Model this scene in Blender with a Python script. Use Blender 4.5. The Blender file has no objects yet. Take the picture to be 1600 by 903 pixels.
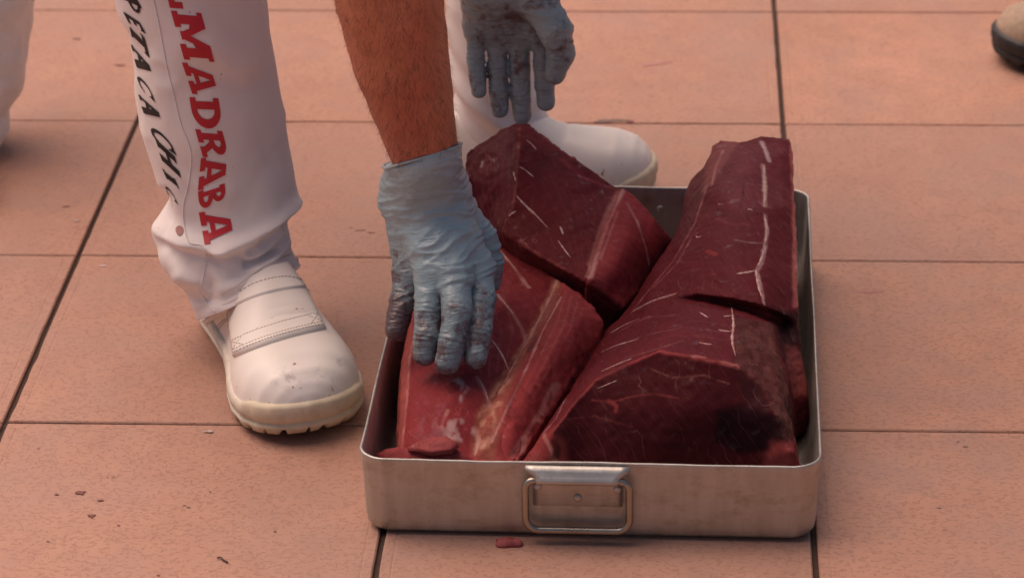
import bpy, bmesh, math, random
import numpy as np
from mathutils import Vector, Matrix
from mathutils.bvhtree import BVHTree
from mathutils.geometry import delaunay_2d_cdt

random.seed(7); RNG = np.random.default_rng(7)
sc = bpy.context.scene
COL = sc.collection

# ------------------------------------------------------------------ camera (fitted to the tile grid)
TS = 0.36                                   # tile pitch in metres
F_PX, PITCH, YAW, ROLL = 4708.85, .440738795, -.0613936421, .0185684287
CAM = np.array([1.68592716, -9.61303374, 3.50286997]) * TS
_fw = np.array([math.sin(YAW)*math.cos(PITCH), math.cos(YAW)*math.cos(PITCH), -math.sin(PITCH)])
_rt = np.array([math.cos(YAW), -math.sin(YAW), 0]); _up = np.cross(_rt, _fw)
_R = math.cos(ROLL)*_rt - math.sin(ROLL)*_up
_U = math.sin(ROLL)*_rt + math.cos(ROLL)*_up
cam_d = bpy.data.cameras.new('camera'); cam = bpy.data.objects.new('camera', cam_d); COL.objects.link(cam)
M = Matrix.Identity(4)
for i in range(3):
    M[i][0] = _R[i]; M[i][1] = _U[i]; M[i][2] = -_fw[i]; M[i][3] = CAM[i]
cam.matrix_world = M
cam_d.sensor_width = 36; cam_d.lens = F_PX/1600*36; cam_d.clip_start = .05; cam_d.clip_end = 400
cam_d.dof.use_dof = True; cam_d.dof.focus_distance = 2.62; cam_d.dof.aperture_fstop = 9.0
sc.camera = cam
# ------------------------------------------------------------------ world, sun, exposure
SUN_EL, SUN_AZ = 64, -50                     # degrees; azimuth from +Y (behind the scene) towards +X
w = bpy.data.worlds.new('World'); sc.world = w; w.use_nodes = True
nt = w.node_tree; nt.nodes.clear()
sky = nt.nodes.new('ShaderNodeTexSky'); sky.sky_type = 'NISHITA'; sky.sun_disc = False
sky.sun_elevation = math.radians(SUN_EL); sky.sun_rotation = math.radians(SUN_AZ); sky.dust_density = 5.0; sky.ozone_density = 0.4; sky.air_density = 1.0
bg = nt.nodes.new('ShaderNodeBackground'); bg.inputs[1].default_value = .05
out = nt.nodes.new('ShaderNodeOutputWorld')
nt.links.new(sky.outputs[0], bg.inputs[0]); nt.links.new(bg.outputs[0], out.inputs[0])
sd = bpy.data.lights.new('sun', 'SUN'); sd.energy = 2.3; sd.angle = math.radians(62); sd.color = (1, .70, .56)
sun = bpy.data.objects.new('sun', sd); COL.objects.link(sun)
_e, _a = math.radians(SUN_EL), math.radians(SUN_AZ)
sun.rotation_euler = Vector((math.sin(_a)*math.cos(_e), math.cos(_a)*math.cos(_e), math.sin(_e))).to_track_quat('Z', 'Y').to_euler()
sun.location = (2, 3, 5)
sc.view_settings.view_transform = 'Standard'; sc.view_settings.look = 'None'
sc.view_settings.exposure = 0.6; sc.view_settings.gamma = 1

# ------------------------------------------------------------------ helpers
def ray(x, y): return _fw*F_PX + _R*(x-800) - _U*(y-451.5)
def at(x, y, z=0.0):
    d = ray(x, y); return CAM + d*((z-CAM[2])/d[2])
def aty(x, y, Y):
    d = ray(x, y); return CAM + d*((Y-CAM[1])/d[1])
def pix(P):
    d = np.asarray(P)-CAM; k = d@_fw
    return np.stack([800+F_PX*(d@_R)/k, 451.5-F_PX*(d@_U)/k], -1)

def _hash(ix, iy, iz, seed):
    h = (ix*374761393 + iy*668265263 + iz*2147483647 + seed*974634777) & 0xffffffff
    h = ((h ^ (h >> 13))*1274126177) & 0xffffffff
    h = ((h ^ (h >> 16))*2246822519) & 0xffffffff
    return ((h ^ (h >> 15)) & 0xffffff)/float(0xffffff)*2-1
def vnoise(P, seed=0):
    P = np.asarray(P, float); i = np.floor(P).astype(np.int64); f = P-i; f = f*f*(3-2*f)
    r = 0
    for dx in (0, 1):
        for dy in (0, 1):
            for dz in (0, 1):
                wgt = (f[..., 0] if dx else 1-f[..., 0])*(f[..., 1] if dy else 1-f[..., 1])*(f[..., 2] if dz else 1-f[..., 2])
                r = r + wgt*_hash(i[..., 0]+dx, i[..., 1]+dy, i[..., 2]+dz, seed)
    return r
def fbm(P, oct=4, seed=0):
    P = np.asarray(P, float); r = 0; a = 1; t = 0
    for o in range(oct):
        r = r+a*vnoise(P*2**o+o*17.3, seed+o); t += a; a *= .5
    return r/t
def sstep(a, b, x):
    t = np.clip((x-a)/(b-a), 0, 1); return t*t*(3-2*t)
def smin(a, b, k):
    h = np.maximum(k-np.abs(a-b), 0)/k
    return np.minimum(a, b)-h*h*k*.25

def new_obj(name, verts, faces, mat=None, parent=None, smooth=True, kind=None):
    me = bpy.data.meshes.new(name)
    me.from_pydata([tuple(map(float, v)) for v in verts], [], [tuple(map(int, f)) for f in faces])
    me.update()
    if smooth:
        me.polygons.foreach_set('use_smooth', np.ones(len(me.polygons), bool))
    if mat is not None: me.materials.append(mat)
    o = bpy.data.objects.new(name, me); COL.objects.link(o)
    if parent is not None: o.parent = parent
    if kind: o['kind'] = kind
    return o
def empty(name, loc=(0, 0, 0)):
    o = bpy.data.objects.new(name, None); COL.objects.link(o); o.location = loc; o.empty_display_size = .05
    return o
def tag(o, label, cat=None, group=None):
    o['label'] = label
    if cat: o['category'] = cat
    if group: o['group'] = group
    return o
def set_attr(me, name, rgb):
    a = me.color_attributes.new(name, 'FLOAT_COLOR', 'POINT')
    n = len(me.vertices); c = np.ones((n, 4), np.float32); c[:, :3] = rgb
    a.data.foreach_set('color', c.ravel())
def get_v(me):
    a = np.empty(len(me.vertices)*3, np.float32); me.vertices.foreach_get('co', a); return a.reshape(-1, 3).astype(float)
def put_v(me, V):
    me.vertices.foreach_set('co', np.asarray(V, np.float32).ravel()); me.update()
def get_n(me):
    a = np.empty(len(me.vertices)*3, np.float32); me.vertex_normals.foreach_get('vector', a); return a.reshape(-1, 3).astype(float)
def laplace(me, V, it, lam=.5):
    if not np.isscalar(lam): lam = lam[:, None]
    E = np.empty(len(me.edges)*2, np.int32); me.edges.foreach_get('vertices', E); E = E.reshape(-1, 2)
    n = len(V); deg = np.bincount(E.ravel(), minlength=n)[:, None].clip(1)
    for _ in range(it):
        s = np.zeros_like(V)
        for k in range(3):
            s[:, k] = np.bincount(E[:, 0], V[E[:, 1], k], n)+np.bincount(E[:, 1], V[E[:, 0], k], n)
        V = V+lam*(s/deg-V)
    return V
def bvh_of(o):
    me = o.data; mw = o.matrix_world
    return BVHTree.FromPolygons([v.co for v in me.vertices], [p.vertices for p in me.polygons])
def cast(bvh, x, y):
    d = Vector(ray(x, y)).normalized()
    h = bvh.ray_cast(Vector(CAM), d)
    return (np.array(h[0]), np.array(h[1])) if h[0] is not None else None

def surface_nets(fn, lo, hi, vox):
    ax = [np.arange(lo[k], hi[k]+vox, vox) for k in range(3)]
    G = np.stack(np.meshgrid(*ax, indexing='ij'), -1)
    d = fn(G)
    nx, ny, nz = d.shape
    acc = np.zeros((nx-1, ny-1, nz-1, 3)); cnt = np.zeros((nx-1, ny-1, nz-1))
    cs = [(i, j, k) for i in (0, 1) for j in (0, 1) for k in (0, 1)]
    def cor(c): return d[c[0]:nx-1+c[0], c[1]:ny-1+c[1], c[2]:nz-1+c[2]]
    for a in cs:
        for axk in range(3):
            if a[axk]: continue
            b = list(a); b[axk] = 1
            da, db = cor(a), cor(b)
            m = (da < 0) != (db < 0)
            t = np.where(m, da/np.where(m, da-db, 1), 0)
            p = np.array(a, float)
            for k in range(3):
                acc[..., k] += np.where(m, p[k]+(t if k == axk else 0), 0)
            cnt += m
    act = cnt > 0
    idx = -np.ones(cnt.shape, np.int64); idx[act] = np.arange(act.sum())
    base = np.argwhere(act)
    V = np.array(lo)+vox*(base+acc[act]/cnt[act][:, None])
    Q = []
    for axk in range(3):
        u, v = (axk+1) % 3, (axk+2) % 3
        sl0 = [slice(1, -1)]*3; sl1 = [slice(1, -1)]*3
        sl0[axk] = slice(0, -1); sl1[axk] = slice(1, None)
        a, b = d[tuple(sl0)] < 0, d[tuple(sl1)] < 0
        for sgn, m in ((1, a & ~b), (-1, ~a & b)):
            P = np.argwhere(m)
            P[:, u] += 1; P[:, v] += 1
            def g(du, dv):
                q = P.copy(); q[:, u] -= du; q[:, v] -= dv
                return idx[q[:, 0], q[:, 1], q[:, 2]]
            f = np.stack([g(1, 1), g(0, 1), g(0, 0), g(1, 0)], 1)
            Q.append(f if sgn > 0 else f[:, ::-1])
    return V, np.concatenate(Q)
def cone(G, a, b, ra, rb):
    a, b = np.asarray(a, float), np.asarray(b, float); ab = b-a
    t = np.clip(((G-a)@ab)/(ab@ab), 0, 1)
    return np.linalg.norm(G-a-t[..., None]*ab, axis=-1)-(ra+(rb-ra)*t)
def chain(G, pts, rad):
    d = None
    for i in range(len(pts)-1):
        c = cone(G, pts[i], pts[i+1], rad[i], rad[i+1]); d = c if d is None else smin(d, c, .004)
    return d

def catmull(P, n):
    P = np.asarray(P, float); t = np.linspace(0, len(P)-1, n); i = np.clip(t.astype(int), 0, len(P)-2); f = (t-i)[:, None]
    p0 = P[np.maximum(i-1, 0)]; p1 = P[i]; p2 = P[i+1]; p3 = P[np.minimum(i+2, len(P)-1)]
    return .5*((2*p1)+(-p0+p2)*f+(2*p0-5*p1+4*p2-p3)*f**2+(-p0+3*p1-3*p2+p3)*f**3)
def grid_faces(n, m, wrap=False, flip=False):
    F = []
    for i in range(n-1):
        for j in range(m if wrap else m-1):
            k = (j+1) % m
            q = (i*m+j, i*m+k, (i+1)*m+k, (i+1)*m+j)
            F.append(q[::-1] if flip else q)
    return F
def tube(path, rad, seg=8, closed=False, caps=True):
    P = np.asarray(path, float); n = len(P); V = []; F = []
    rad = np.broadcast_to(rad, (n,))
    prev = None
    for i in range(n):
        if closed: t = P[(i+1) % n]-P[i-1]
        else: t = P[min(i+1, n-1)]-P[max(i-1, 0)]
        t = t/np.linalg.norm(t)
        if prev is None:
            a = np.cross(t, (0, 0, 1) if abs(t[2]) < .9 else (1, 0, 0))
        else: a = prev-t*(prev@t)
        a = a/np.linalg.norm(a); prev = a; b = np.cross(t, a)
        for k in range(seg):
            th = 2*math.pi*k/seg; V.append(P[i]+rad[i]*(a*math.cos(th)+b*math.sin(th)))
    for i in range(n if closed else n-1):
        for k in range(seg):
            j = (i+1) % n; F.append((i*seg+k, i*seg+(k+1) % seg, j*seg+(k+1) % seg, j*seg+k))
    if caps and not closed:
        F.append(tuple(range(seg))[::-1]); F.append(tuple((n-1)*seg+k for k in range(seg)))
    return V, F

# ------------------------------------------------------------------ materials
class NB:
    def __init__(s, name):
        s.m = bpy.data.materials.new(name); s.m.use_nodes = True; s.t = s.m.node_tree; s.b = s.t.nodes['Principled BSDF']
    def n(s, typ, **kw):
        o = s.t.nodes.new(typ)
        for k, v in kw.items():
            if k.startswith('i_'):
                key = k[2:].replace('_', ' '); o.inputs[key].default_value = v
            else: setattr(o, k, v)
        return o
    def l(s, a, b): s.t.links.new(a, b)
    def noise(s, vec, scale, detail=4, rough=.55, dist=0.0):
        o = s.n('ShaderNodeTexNoise'); o.inputs['Scale'].default_value = scale; o.inputs['Detail'].default_value = detail
        o.inputs['Roughness'].default_value = rough; o.inputs['Distortion'].default_value = dist
        if vec is not None: s.l(vec, o.inputs['Vector'])
        return o.outputs['Fac']
    def ramp(s, fac, stops):
        o = s.n('ShaderNodeValToRGB'); e = o.color_ramp.elements
        while len(e) < len(stops): e.new(.5)
        for q, (p, c) in zip(e, stops):
            q.position = p; q.color = (c, c, c, 1) if isinstance(c, (int, float)) else (*c, 1)
        s.l(fac, o.inputs[0]); return o.outputs[0]
    def mix(s, fac, a, b, mode='MIX'):
        o = s.n('ShaderNodeMix'); o.data_type = 'RGBA'; o.blend_type = mode
        for i, v in ((0, fac), (6, a), (7, b)):
            if isinstance(v, (int, float)): o.inputs[i].default_value = v
            elif isinstance(v, (tuple, list)): o.inputs[i].default_value = (*v, 1)
            else: s.l(v, o.inputs[i])
        return o.outputs[2]
    def math(s, op, a, b=None):
        o = s.n('ShaderNodeMath', operation=op)
        for i, v in ((0, a), (1, b)):
            if v is None: continue
            if isinstance(v, (int, float)): o.inputs[i].default_value = v
            else: s.l(v, o.inputs[i])
        return o.outputs[0]
    def mapping(s, vec, scale=(1, 1, 1), rot=(0, 0, 0), loc=(0, 0, 0)):
        o = s.n('ShaderNodeMapping'); o.inputs['Scale'].default_value = scale; o.inputs['Rotation'].default_value = rot; o.inputs['Location'].default_value = loc
        s.l(vec, o.inputs['Vector']); return o.outputs[0]
    def pos(s): return s.n('ShaderNodeNewGeometry').outputs['Position']
    def obj(s): return s.n('ShaderNodeTexCoord').outputs['Object']
    def attr(s, name): return s.n('ShaderNodeAttribute', attribute_name=name)
    def bump(s, h, strength, dist, prev=None):
        o = s.n('ShaderNodeBump'); o.inputs['Strength'].default_value = strength; o.inputs['Distance'].default_value = dist
        s.l(h, o.inputs['Height'])
        if prev is not None: s.l(prev, o.inputs['Normal'])
        return o.outputs[0]
    def set(s, **kw):
        for k, v in kw.items():
            key = k.replace('_', ' ')
            if hasattr(v, 'node'): s.l(v, s.b.inputs[key])
            else: s.b.inputs[key].default_value = (*v, 1) if isinstance(v, tuple) and len(v) == 3 and 'Color' in key else v
        return s.m

def mat_tile():
    b = NB('terracotta_tile'); p = b.pos(); rnd = b.n('ShaderNodeObjectInfo').outputs['Random']
    big = b.noise(p, 3.2, 4, .6); mid = b.noise(p, 26, 4, .6)
    st = b.n('ShaderNodeTexNoise'); st.inputs['Scale'].default_value = 330; st.inputs['Detail'].default_value = 0.0; st.inputs['Distortion'].default_value = .9
    b.l(b.mapping(p, (.62, 1, 1), (0, 0, .35)), st.inputs['Vector'])
    dash = b.ramp(st.outputs['Fac'], [(.34, 1), (.42, 0)])
    c = b.mix(b.ramp(big, [(.3, 0), (.7, 1)]), (.43, .222, .143), (.51, .278, .192))
    c = b.mix(b.math('MULTIPLY', rnd, .6), c, (.38, .225, .175))
    c = b.mix(b.ramp(mid, [(.35, .30), (.6, 0)]), c, (.32, .165, .12))
    c = b.mix(b.math('MULTIPLY', dash, .42), c, (.25, .13, .095))
    film = b.noise(b.mapping(p, (1, 1, 1), (0, 0, 0), (7.1, 2.7, 0)), 7.5, 5, .62)
    c = b.mix(b.ramp(film, [(.45, 0), (.70, .55)]), c, (.36, .235, .195))
    sp = b.noise(b.mapping(p, (1, 1, 1), (0, 0, 0), (3.1, 1.7, 0)), 48, 2, .5)
    c = b.mix(b.ramp(sp, [(.77, 0), (.80, .5)]), c, (.20, .075, .055))
    gr = b.noise(p, 900, 2, .6)
    c = b.mix(b.ramp(gr, [(.3, .10), (.7, 0)]), c, (.2, .1, .08))
    h = b.math('SUBTRACT', b.math('MULTIPLY', gr, .25), dash)
    nrm = b.bump(h, .55, .0006)
    nrm = b.bump(big, .12, .01, nrm)
    return b.set(Base_Color=c, Roughness=b.ramp(mid, [(.3, .52), (.7, .68)]), Normal=nrm, Specular_IOR_Level=.35)
def mat_simple(name, col, rough=.5, nscale=60, var=.12, bump=.15, bdist=.001, metal=0.0, spec=.5, dark=.6):
    b = NB(name); o = b.obj(); n = b.noise(o, nscale, 4)
    c = b.mix(b.math('MULTIPLY', b.ramp(n, [(.3, 1), (.7, 0)]), min(1, var*4)), col, tuple(x*dark for x in col))
    return b.set(Base_Color=c, Roughness=rough, Metallic=metal, Specular_IOR_Level=spec, Normal=b.bump(n, bump, bdist))
def mat_grout():
    b = NB('joint_grout'); p = b.pos(); n = b.noise(p, 130, 4)
    c = b.mix(n, (.018, .010, .008), (.075, .040, .026))
    return b.set(Base_Color=c, Roughness=.9, Normal=b.bump(n, .6, .002))
def mat_paving():
    b = NB('far_paving'); p = b.pos()
    br = b.n('ShaderNodeTexBrick', offset=0.0); br.inputs['Scale'].default_value = 1
    br.inputs['Brick Width'].default_value = TS; br.inputs['Row Height'].default_value = TS; br.inputs['Mortar Size'].default_value = .002
    br.inputs['Color1'].default_value = (.44, .23, .17, 1); br.inputs['Color2'].default_value = (.47, .25, .19, 1); br.inputs['Mortar'].default_value = (.05, .03, .02, 1)
    b.l(p, br.inputs['Vector'])
    n = b.noise(p, 4, 4); c = b.mix(b.ramp(n, [(.3, .25), (.7, 0)]), br.outputs['Color'], (.3, .15, .11))
    return b.set(Base_Color=c, Roughness=.65)
def mat_alu(name='brushed_aluminium', base=(.60, .585, .545), rough=.36):
    b = NB(name); o = b.obj(); n1 = b.noise(o, 14, 5, .6); n2 = b.noise(b.mapping(o, (1, 1, .12)), 110, 3); n3 = b.noise(b.mapping(o, (30, 30, 900)), 1, 2)
    c = b.mix(b.ramp(n1, [(.35, .65), (.65, 0)]), base, tuple(x*.72 for x in base))
    c = b.mix(b.ramp(n2, [(.4, .25), (.6, 0)]), c, (.36, .33, .29))
    sm = b.noise(b.mapping(o, (1, 1, 1.6)), 38, 5, .7); c = b.mix(b.ramp(sm, [(.30, .6), (.50, 0)]), c, (.30, .26, .21))
    sp = b.noise(o, 320, 2); c = b.mix(b.ramp(sp, [(.73, 0), (.77, .6)]), c, (.16, .12, .10))
    r = b.math('ADD', b.math('ADD', b.math('MULTIPLY', n1, .22), b.math('MULTIPLY', sm, .18)), rough-.20)
    return b.set(Base_Color=c, Metallic=1.0, Roughness=r, Normal=b.bump(b.math('ADD', n3, b.math('MULTIPLY', n1, 3)), .10, .0012))
def mat_meat():
    b = NB('raw_tuna_meat'); o = b.obj(); a = b.attr('col').outputs['Color']; gm = b.attr('grain').outputs['Color']
    n = b.noise(o, 55, 5, .65); f = b.noise(o, 420, 3, .6)
    sep = b.n('ShaderNodeSeparateColor'); b.l(gm, sep.inputs[0])
    gr = b.n('ShaderNodeTexNoise'); gr.noise_dimensions = '2D'; gr.inputs['Scale'].default_value = 1; gr.inputs['Detail'].default_value = 3; gr.inputs['Distortion'].default_value = .5
    cmb = b.n('ShaderNodeCombineXYZ'); b.l(b.math('MULTIPLY', sep.outputs[0], 330), cmb.inputs[0]); b.l(b.math('MULTIPLY', sep.outputs[1], 26), cmb.inputs[1]); b.l(cmb.outputs[0], gr.inputs['Vector'])
    g = gr.outputs['Fac']
    c = b.mix(b.ramp(n, [(.28, .22), (.5, 0)]), a, b.mix(.55, a, (.05, .008, .012)))
    c = b.mix(b.ramp(g, [(.60, 0), (.80, .18)]), c, b.mix(.35, a, (.42, .17, .15)))
    c = b.mix(b.ramp(g, [(.26, .25), (.42, 0)]), c, b.mix(.7, a, (.03, .005, .008)))
    # thin pale septa between the muscle flakes
    wob = b.noise(o, 16, 3); sx = b.math('ADD', b.math('MULTIPLY', sep.outputs[0], 62), b.math('MULTIPLY', wob, 6.0))
    fr = b.math('ABSOLUTE', b.math('SUBTRACT', b.math('FRACT', sx), .5))
    ln = b.ramp(fr, [(.0, 1), (.028, 0)])
    on = b.ramp(b.noise(b.mapping(o, (1, 1, 1), (0, 0, 0), (4, 1, 2)), 38, 3), [(.47, 0), (.62, .62)])
    c = b.mix(b.math('MULTIPLY', ln, on), c, b.mix(.45, a, (.50, .22, .19)))
    h = b.math('ADD', b.math('MULTIPLY', g, 1.0), b.math('ADD', n, b.math('MULTIPLY', f, .35)))
    wet = b.noise(o, 85, 4, .6)
    rr = b.ramp(wet, [(.27, .24), (.40, .5)]); spc = b.ramp(wet, [(.27, .50), (.38, .08)])
    return b.set(Base_Color=c, Roughness=rr, Specular_IOR_Level=spc, Normal=b.bump(h, .5, .0010), Subsurface_Weight=.12, Subsurface_Radius=(.006, .0016, .0012), Subsurface_Scale=1.0, Coat_Weight=0.0)
def mat_tendon():
    b = NB('pale_tendon'); o = b.obj(); n = b.noise(o, 260, 4); c = b.mix(b.ramp(n, [(.35, 1), (.6, 0)]), (.64, .43, .38), (.42, .16, .14))
    return b.set(Base_Color=c, Roughness=.38, Normal=b.bump(n, .4, .0006), Subsurface_Weight=.1, Subsurface_Radius=(.004, .002, .0015))
def mat_glove():
    b = NB('nitrile_glove'); o = b.obj(); uv = b.attr('huv').outputs['Color']
    sep = b.n('ShaderNodeSeparateColor'); b.l(uv, sep.inputs[0])          # r along, g across, b blood amount
    cmb = b.n('ShaderNodeCombineXYZ'); b.l(b.math('MULTIPLY', sep.outputs[0], 170), cmb.inputs[0]); b.l(b.math('MULTIPLY', sep.outputs[1], 34), cmb.inputs[1])
    wr = b.n('ShaderNodeTexNoise'); wr.inputs['Scale'].default_value = 1; wr.inputs['Detail'].default_value = 3; wr.inputs['Distortion'].default_value = .8; b.l(cmb.outputs[0], wr.inputs['Vector'])
    s1 = b.noise(o, 55, 5, .65); s2 = b.noise(o, 190, 4, .6); s3 = b.noise(o, 18, 3)
    th = b.math('ADD', b.math('MULTIPLY', s1, .7), b.math('MULTIPLY', s2, .3))
    bl = b.math('MULTIPLY', b.math('SUBTRACT', b.math('ADD', th, b.math('MULTIPLY', sep.outputs[2], .42)), .70), 8)
    cl = b.n('ShaderNodeClamp'); b.l(bl, cl.inputs[0])
    base = b.mix(b.ramp(s3, [(.35, 0), (.7, 1)]), (.29, .43, .49), (.37, .50, .54))
    sm = b.math('MULTIPLY', sep.outputs[2], b.ramp(s1, [(.3, .95), (.75, .45)]))
    c = b.mix(sm, base, (.13, .14, .15))
    c = b.mix(b.math('MULTIPLY', cl.outputs[0], .8), c, (.085, .022, .022))
    h = b.math('ADD', wr.outputs['Fac'], b.math('MULTIPLY', s2, .3))
    return b.set(Base_Color=c, Roughness=b.ramp(s1, [(.3, .27), (.7, .42)]), Specular_IOR_Level=.6, Normal=b.bump(h, .85, .0024))
def mat_skin():
    b = NB('tanned_skin'); o = b.obj(); n = b.noise(o, 42, 5, .6); f = b.noise(b.mapping(o, (1, 1, .45)), 320, 4, .65)
    c = b.mix(b.ramp(n, [(.3, 0), (.7, 1)]), (.49, .160, .083), (.59, .225, .122))
    c = b.mix(b.ramp(f, [(.33, .35), (.5, 0)]), c, (.24, .075, .04))
    bl = b.noise(b.mapping(o, (1, 1, .5)), 14, 4, .6); c = b.mix(b.ramp(bl, [(.42, 0), (.68, .5)]), c, (.46, .115, .075))
    fr = b.noise(o, 95, 2); c = b.mix(b.ramp(fr, [(.68, 0), (.76, .5)]), c, (.22, .07, .04))
    return b.set(Base_Color=c, Roughness=.5, Normal=b.bump(f, .3, .0008), Subsurface_Weight=.12, Subsurface_Radius=(.008, .003, .0015))
def mat_cotton(name='white_cotton', base=(.84, .775, .745)):
    b = NB(name); o = b.obj(); n = b.noise(o, 9, 4); wv = b.noise(b.mapping(o, (1500, 1500, 700)), 1, 1)
    c = b.mix(b.ramp(n, [(.35, .5), (.65, 0)]), base, tuple(x*.92 for x in base))
    sp = b.noise(b.mapping(o, (1, 1, 1), (0, 0, 0), (.37, .11, .2)), 95, 2, .4)
    c = b.mix(b.ramp(sp, [(.77, 0), (.79, .6)]), c, (.30, .10, .09))
    du = b.noise(o, 30, 4); c = b.mix(b.ramp(du, [(.6, 0), (.8, .25)]), c, (.55, .48, .45))
    cr = b.noise(b.mapping(o, (1, 1, .5)), 28, 4, .6)
    nb = b.bump(cr, .18, .006); nb = b.bump(wv, .12, .0004, nb)
    return b.set(Base_Color=c, Roughness=.85, Normal=nb, Sheen_Weight=.15, Specular_IOR_Level=.25)
def mat_shoe():
    b = NB('white_shoe_leather'); o = b.obj(); n = b.noise(o, 16, 4); sc_ = b.noise(o, 120, 5, .7); sp = b.noise(b.mapping(o, (1, 1, 1), (0, 0, 0), (.2, .5, .1)), 150, 2, .4)
    c = b.mix(b.ramp(n, [(.3, 0), (.7, 1)]), (.85, .79, .71), (.89, .84, .78))
    msk = b.math('MULTIPLY', b.attr('scuff').outputs['Fac'], b.ramp(sc_, [(.46, 0), (.62, .5)]))
    c = b.mix(msk, c, (.27, .24, .24))
    c = b.mix(b.ramp(sp, [(.73, 0), (.77, .75)]), c, (.30, .06, .05))
    return b.set(Base_Color=c, Roughness=.42, Normal=b.bump(b.noise(o, 500, 3), .12, .0005), Specular_IOR_Level=.45)
def mat_sole():
    b = NB('cream_rubber_sole'); a = b.attr('col').outputs['Color']; o = b.obj(); n = b.noise(o, 70, 5, .65)
    c = b.mix(b.ramp(n, [(.36, .45), (.55, 0)]), a, b.mix(.5, a, (.2, .15, .10)))
    return b.set(Base_Color=c, Roughness=.62, Normal=b.bump(n, .25, .001))

T_TILE, T_GROUT, T_PAVE = mat_tile(), mat_grout(), mat_paving()
T_ALU, T_STEEL = mat_alu(rough=.52), mat_alu('dull_steel', (.42, .38, .32), .30)
T_MEAT, T_TEND, T_GLOVE, T_SKIN, T_COT, T_SHOE, T_SOLE = mat_meat(), mat_tendon(), mat_glove(), mat_skin(), mat_cotton(), mat_shoe(), mat_sole()
T_RED = mat_simple('red_print', (.55, .022, .035), .6, 300, .06, .1, .0003)
T_BLACK = mat_simple('black_print', (.012, .011, .013), .6, 300, .06, .1, .0003)
T_THREAD = mat_simple('cream_thread', (.52, .46, .40), .8, 900, .1, .2, .0003)
T_SEAM = mat_simple('white_seam', (.84, .80, .78), .8, 700, .1, .2, .0003)
T_BLOOD = mat_simple('dried_blood', (.19, .060, .045), .55, 260, .15, .2, .0004)
T_PINK = mat_simple('faded_blood', (.45, .22, .20), .8, 260, .15, .1, .0002)
T_GREY = mat_simple('grey_scuff', (.20, .135, .115), .85, 300, .15, .2, .0003)
T_FAT = mat_simple('pale_fat', (.62, .50, .46), .5, 260, .12, .3, .0006)
T_TWIG = mat_simple('dark_twig', (.06, .035, .025), .8, 200, .12, .3, .0006)
T_HAIR = mat_simple('dark_hair', (.05, .025, .016), .6, 200, .12, .1, .0006)
T_AHAIR = mat_simple('brown_arm_hair', (.10, .038, .022), .6, 200, .12, .1, .0006)
T_SUEDE = mat_simple('beige_suede', (.40, .30, .22), .9, 160, .15, .4, .001)
T_BSOLE = mat_simple('black_rubber', (.02, .02, .021), .6, 160, .15, .3, .001)
T_DENIM = mat_simple('dark_denim', (.05, .06, .09), .9, 300, .15, .3, .001)
T_PLAST = mat_simple('white_plastic_cloth', (.80, .79, .77), .45, 40, .08, .5, .004)

# ------------------------------------------------------------------ floor: ground sheet and single tiles
floor = new_obj('floor', [(-60, -60, -.006), (60, -60, -.006), (60, 60, -.006), (-60, 60, -.006)], [(0, 1, 2, 3)], T_PAVE, smooth=False)
floor['kind'] = 'structure'; tag(floor, 'pinkish terracotta square tile floor of the market square')
X0, X1, Y0, Y1 = -7, 9, -11, 7
bed = new_obj('grout_bed', [(X0*TS, Y0*TS, -.0045), (X1*TS, Y0*TS, -.0045), (X1*TS, Y1*TS, -.0045), (X0*TS, Y1*TS, -.0045)], [(0, 1, 2, 3)], T_GROUT, floor, False)
def tile_mesh(seed):
    gx, gy = .0026, .0014                     # half joint widths across columns / rows
    hx, hy = TS/2-gx, TS/2-gy
    n = 22
    def ringpts(ins, z, amp, sd):
        P = []
        cs = [(-hx+ins, -hy+ins), (hx-ins, -hy+ins), (hx-ins, hy-ins), (-hx+ins, hy-ins)]
        for e in range(4):
            a, b = np.array(cs[e]), np.array(cs[(e+1) % 4]); nn = np.array([-(b-a)[1], (b-a)[0]])/np.linalg.norm(b-a)
            for k in range(n):
                q = a+(b-a)*k/n
                j = amp*max(0, vnoise(np.array([[k*.9+e*40, seed*7.7, sd]]))[0])**2
                P.append((*(q+nn*j), z))
        return P
    V = ringpts(0, -.0045, 0, 0)+ringpts(0, -.0012, .0016, 1)+ringpts(.0012, 0, .002, 1)+ringpts(.0085, -.00005, .0, 3)+ringpts(.0098, -.00035, 0, 3)+ringpts(.0112, -.00005, 0, 3)
    m = 4*n; F = []
    for r in range(5):
        for k in range(m):
            F.append((r*m+k, r*m+(k+1) % m, (r+1)*m+(k+1) % m, (r+1)*m+k))
    F.append(tuple(5*m+k for k in range(m)))
    me = bpy.data.meshes.new('tile'); me.from_pydata(V, [], F); me.update(); me.materials.append(T_TILE)
    return me
tmesh = [tile_mesh(s) for s in range(6)]
for i in range(X0, X1):
    for j in range(Y0, Y1):
        o = bpy.data.objects.new('tile', tmesh[(i*7+j*13+i*j) % 6]); COL.objects.link(o); o.parent = floor
        jx = {0: 0, 1: 0, 2: 0}.get(i, 0)
        o.location = ((i+.5)*TS, (j+.5)*TS, .0-.0006*random.random())
        o.rotation_euler = (random.uniform(-1, 1)*.0012, random.uniform(-1, 1)*.0012, (0 if (i+j) % 2 else math.pi)+random.uniform(-1, 1)*.0012)

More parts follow.
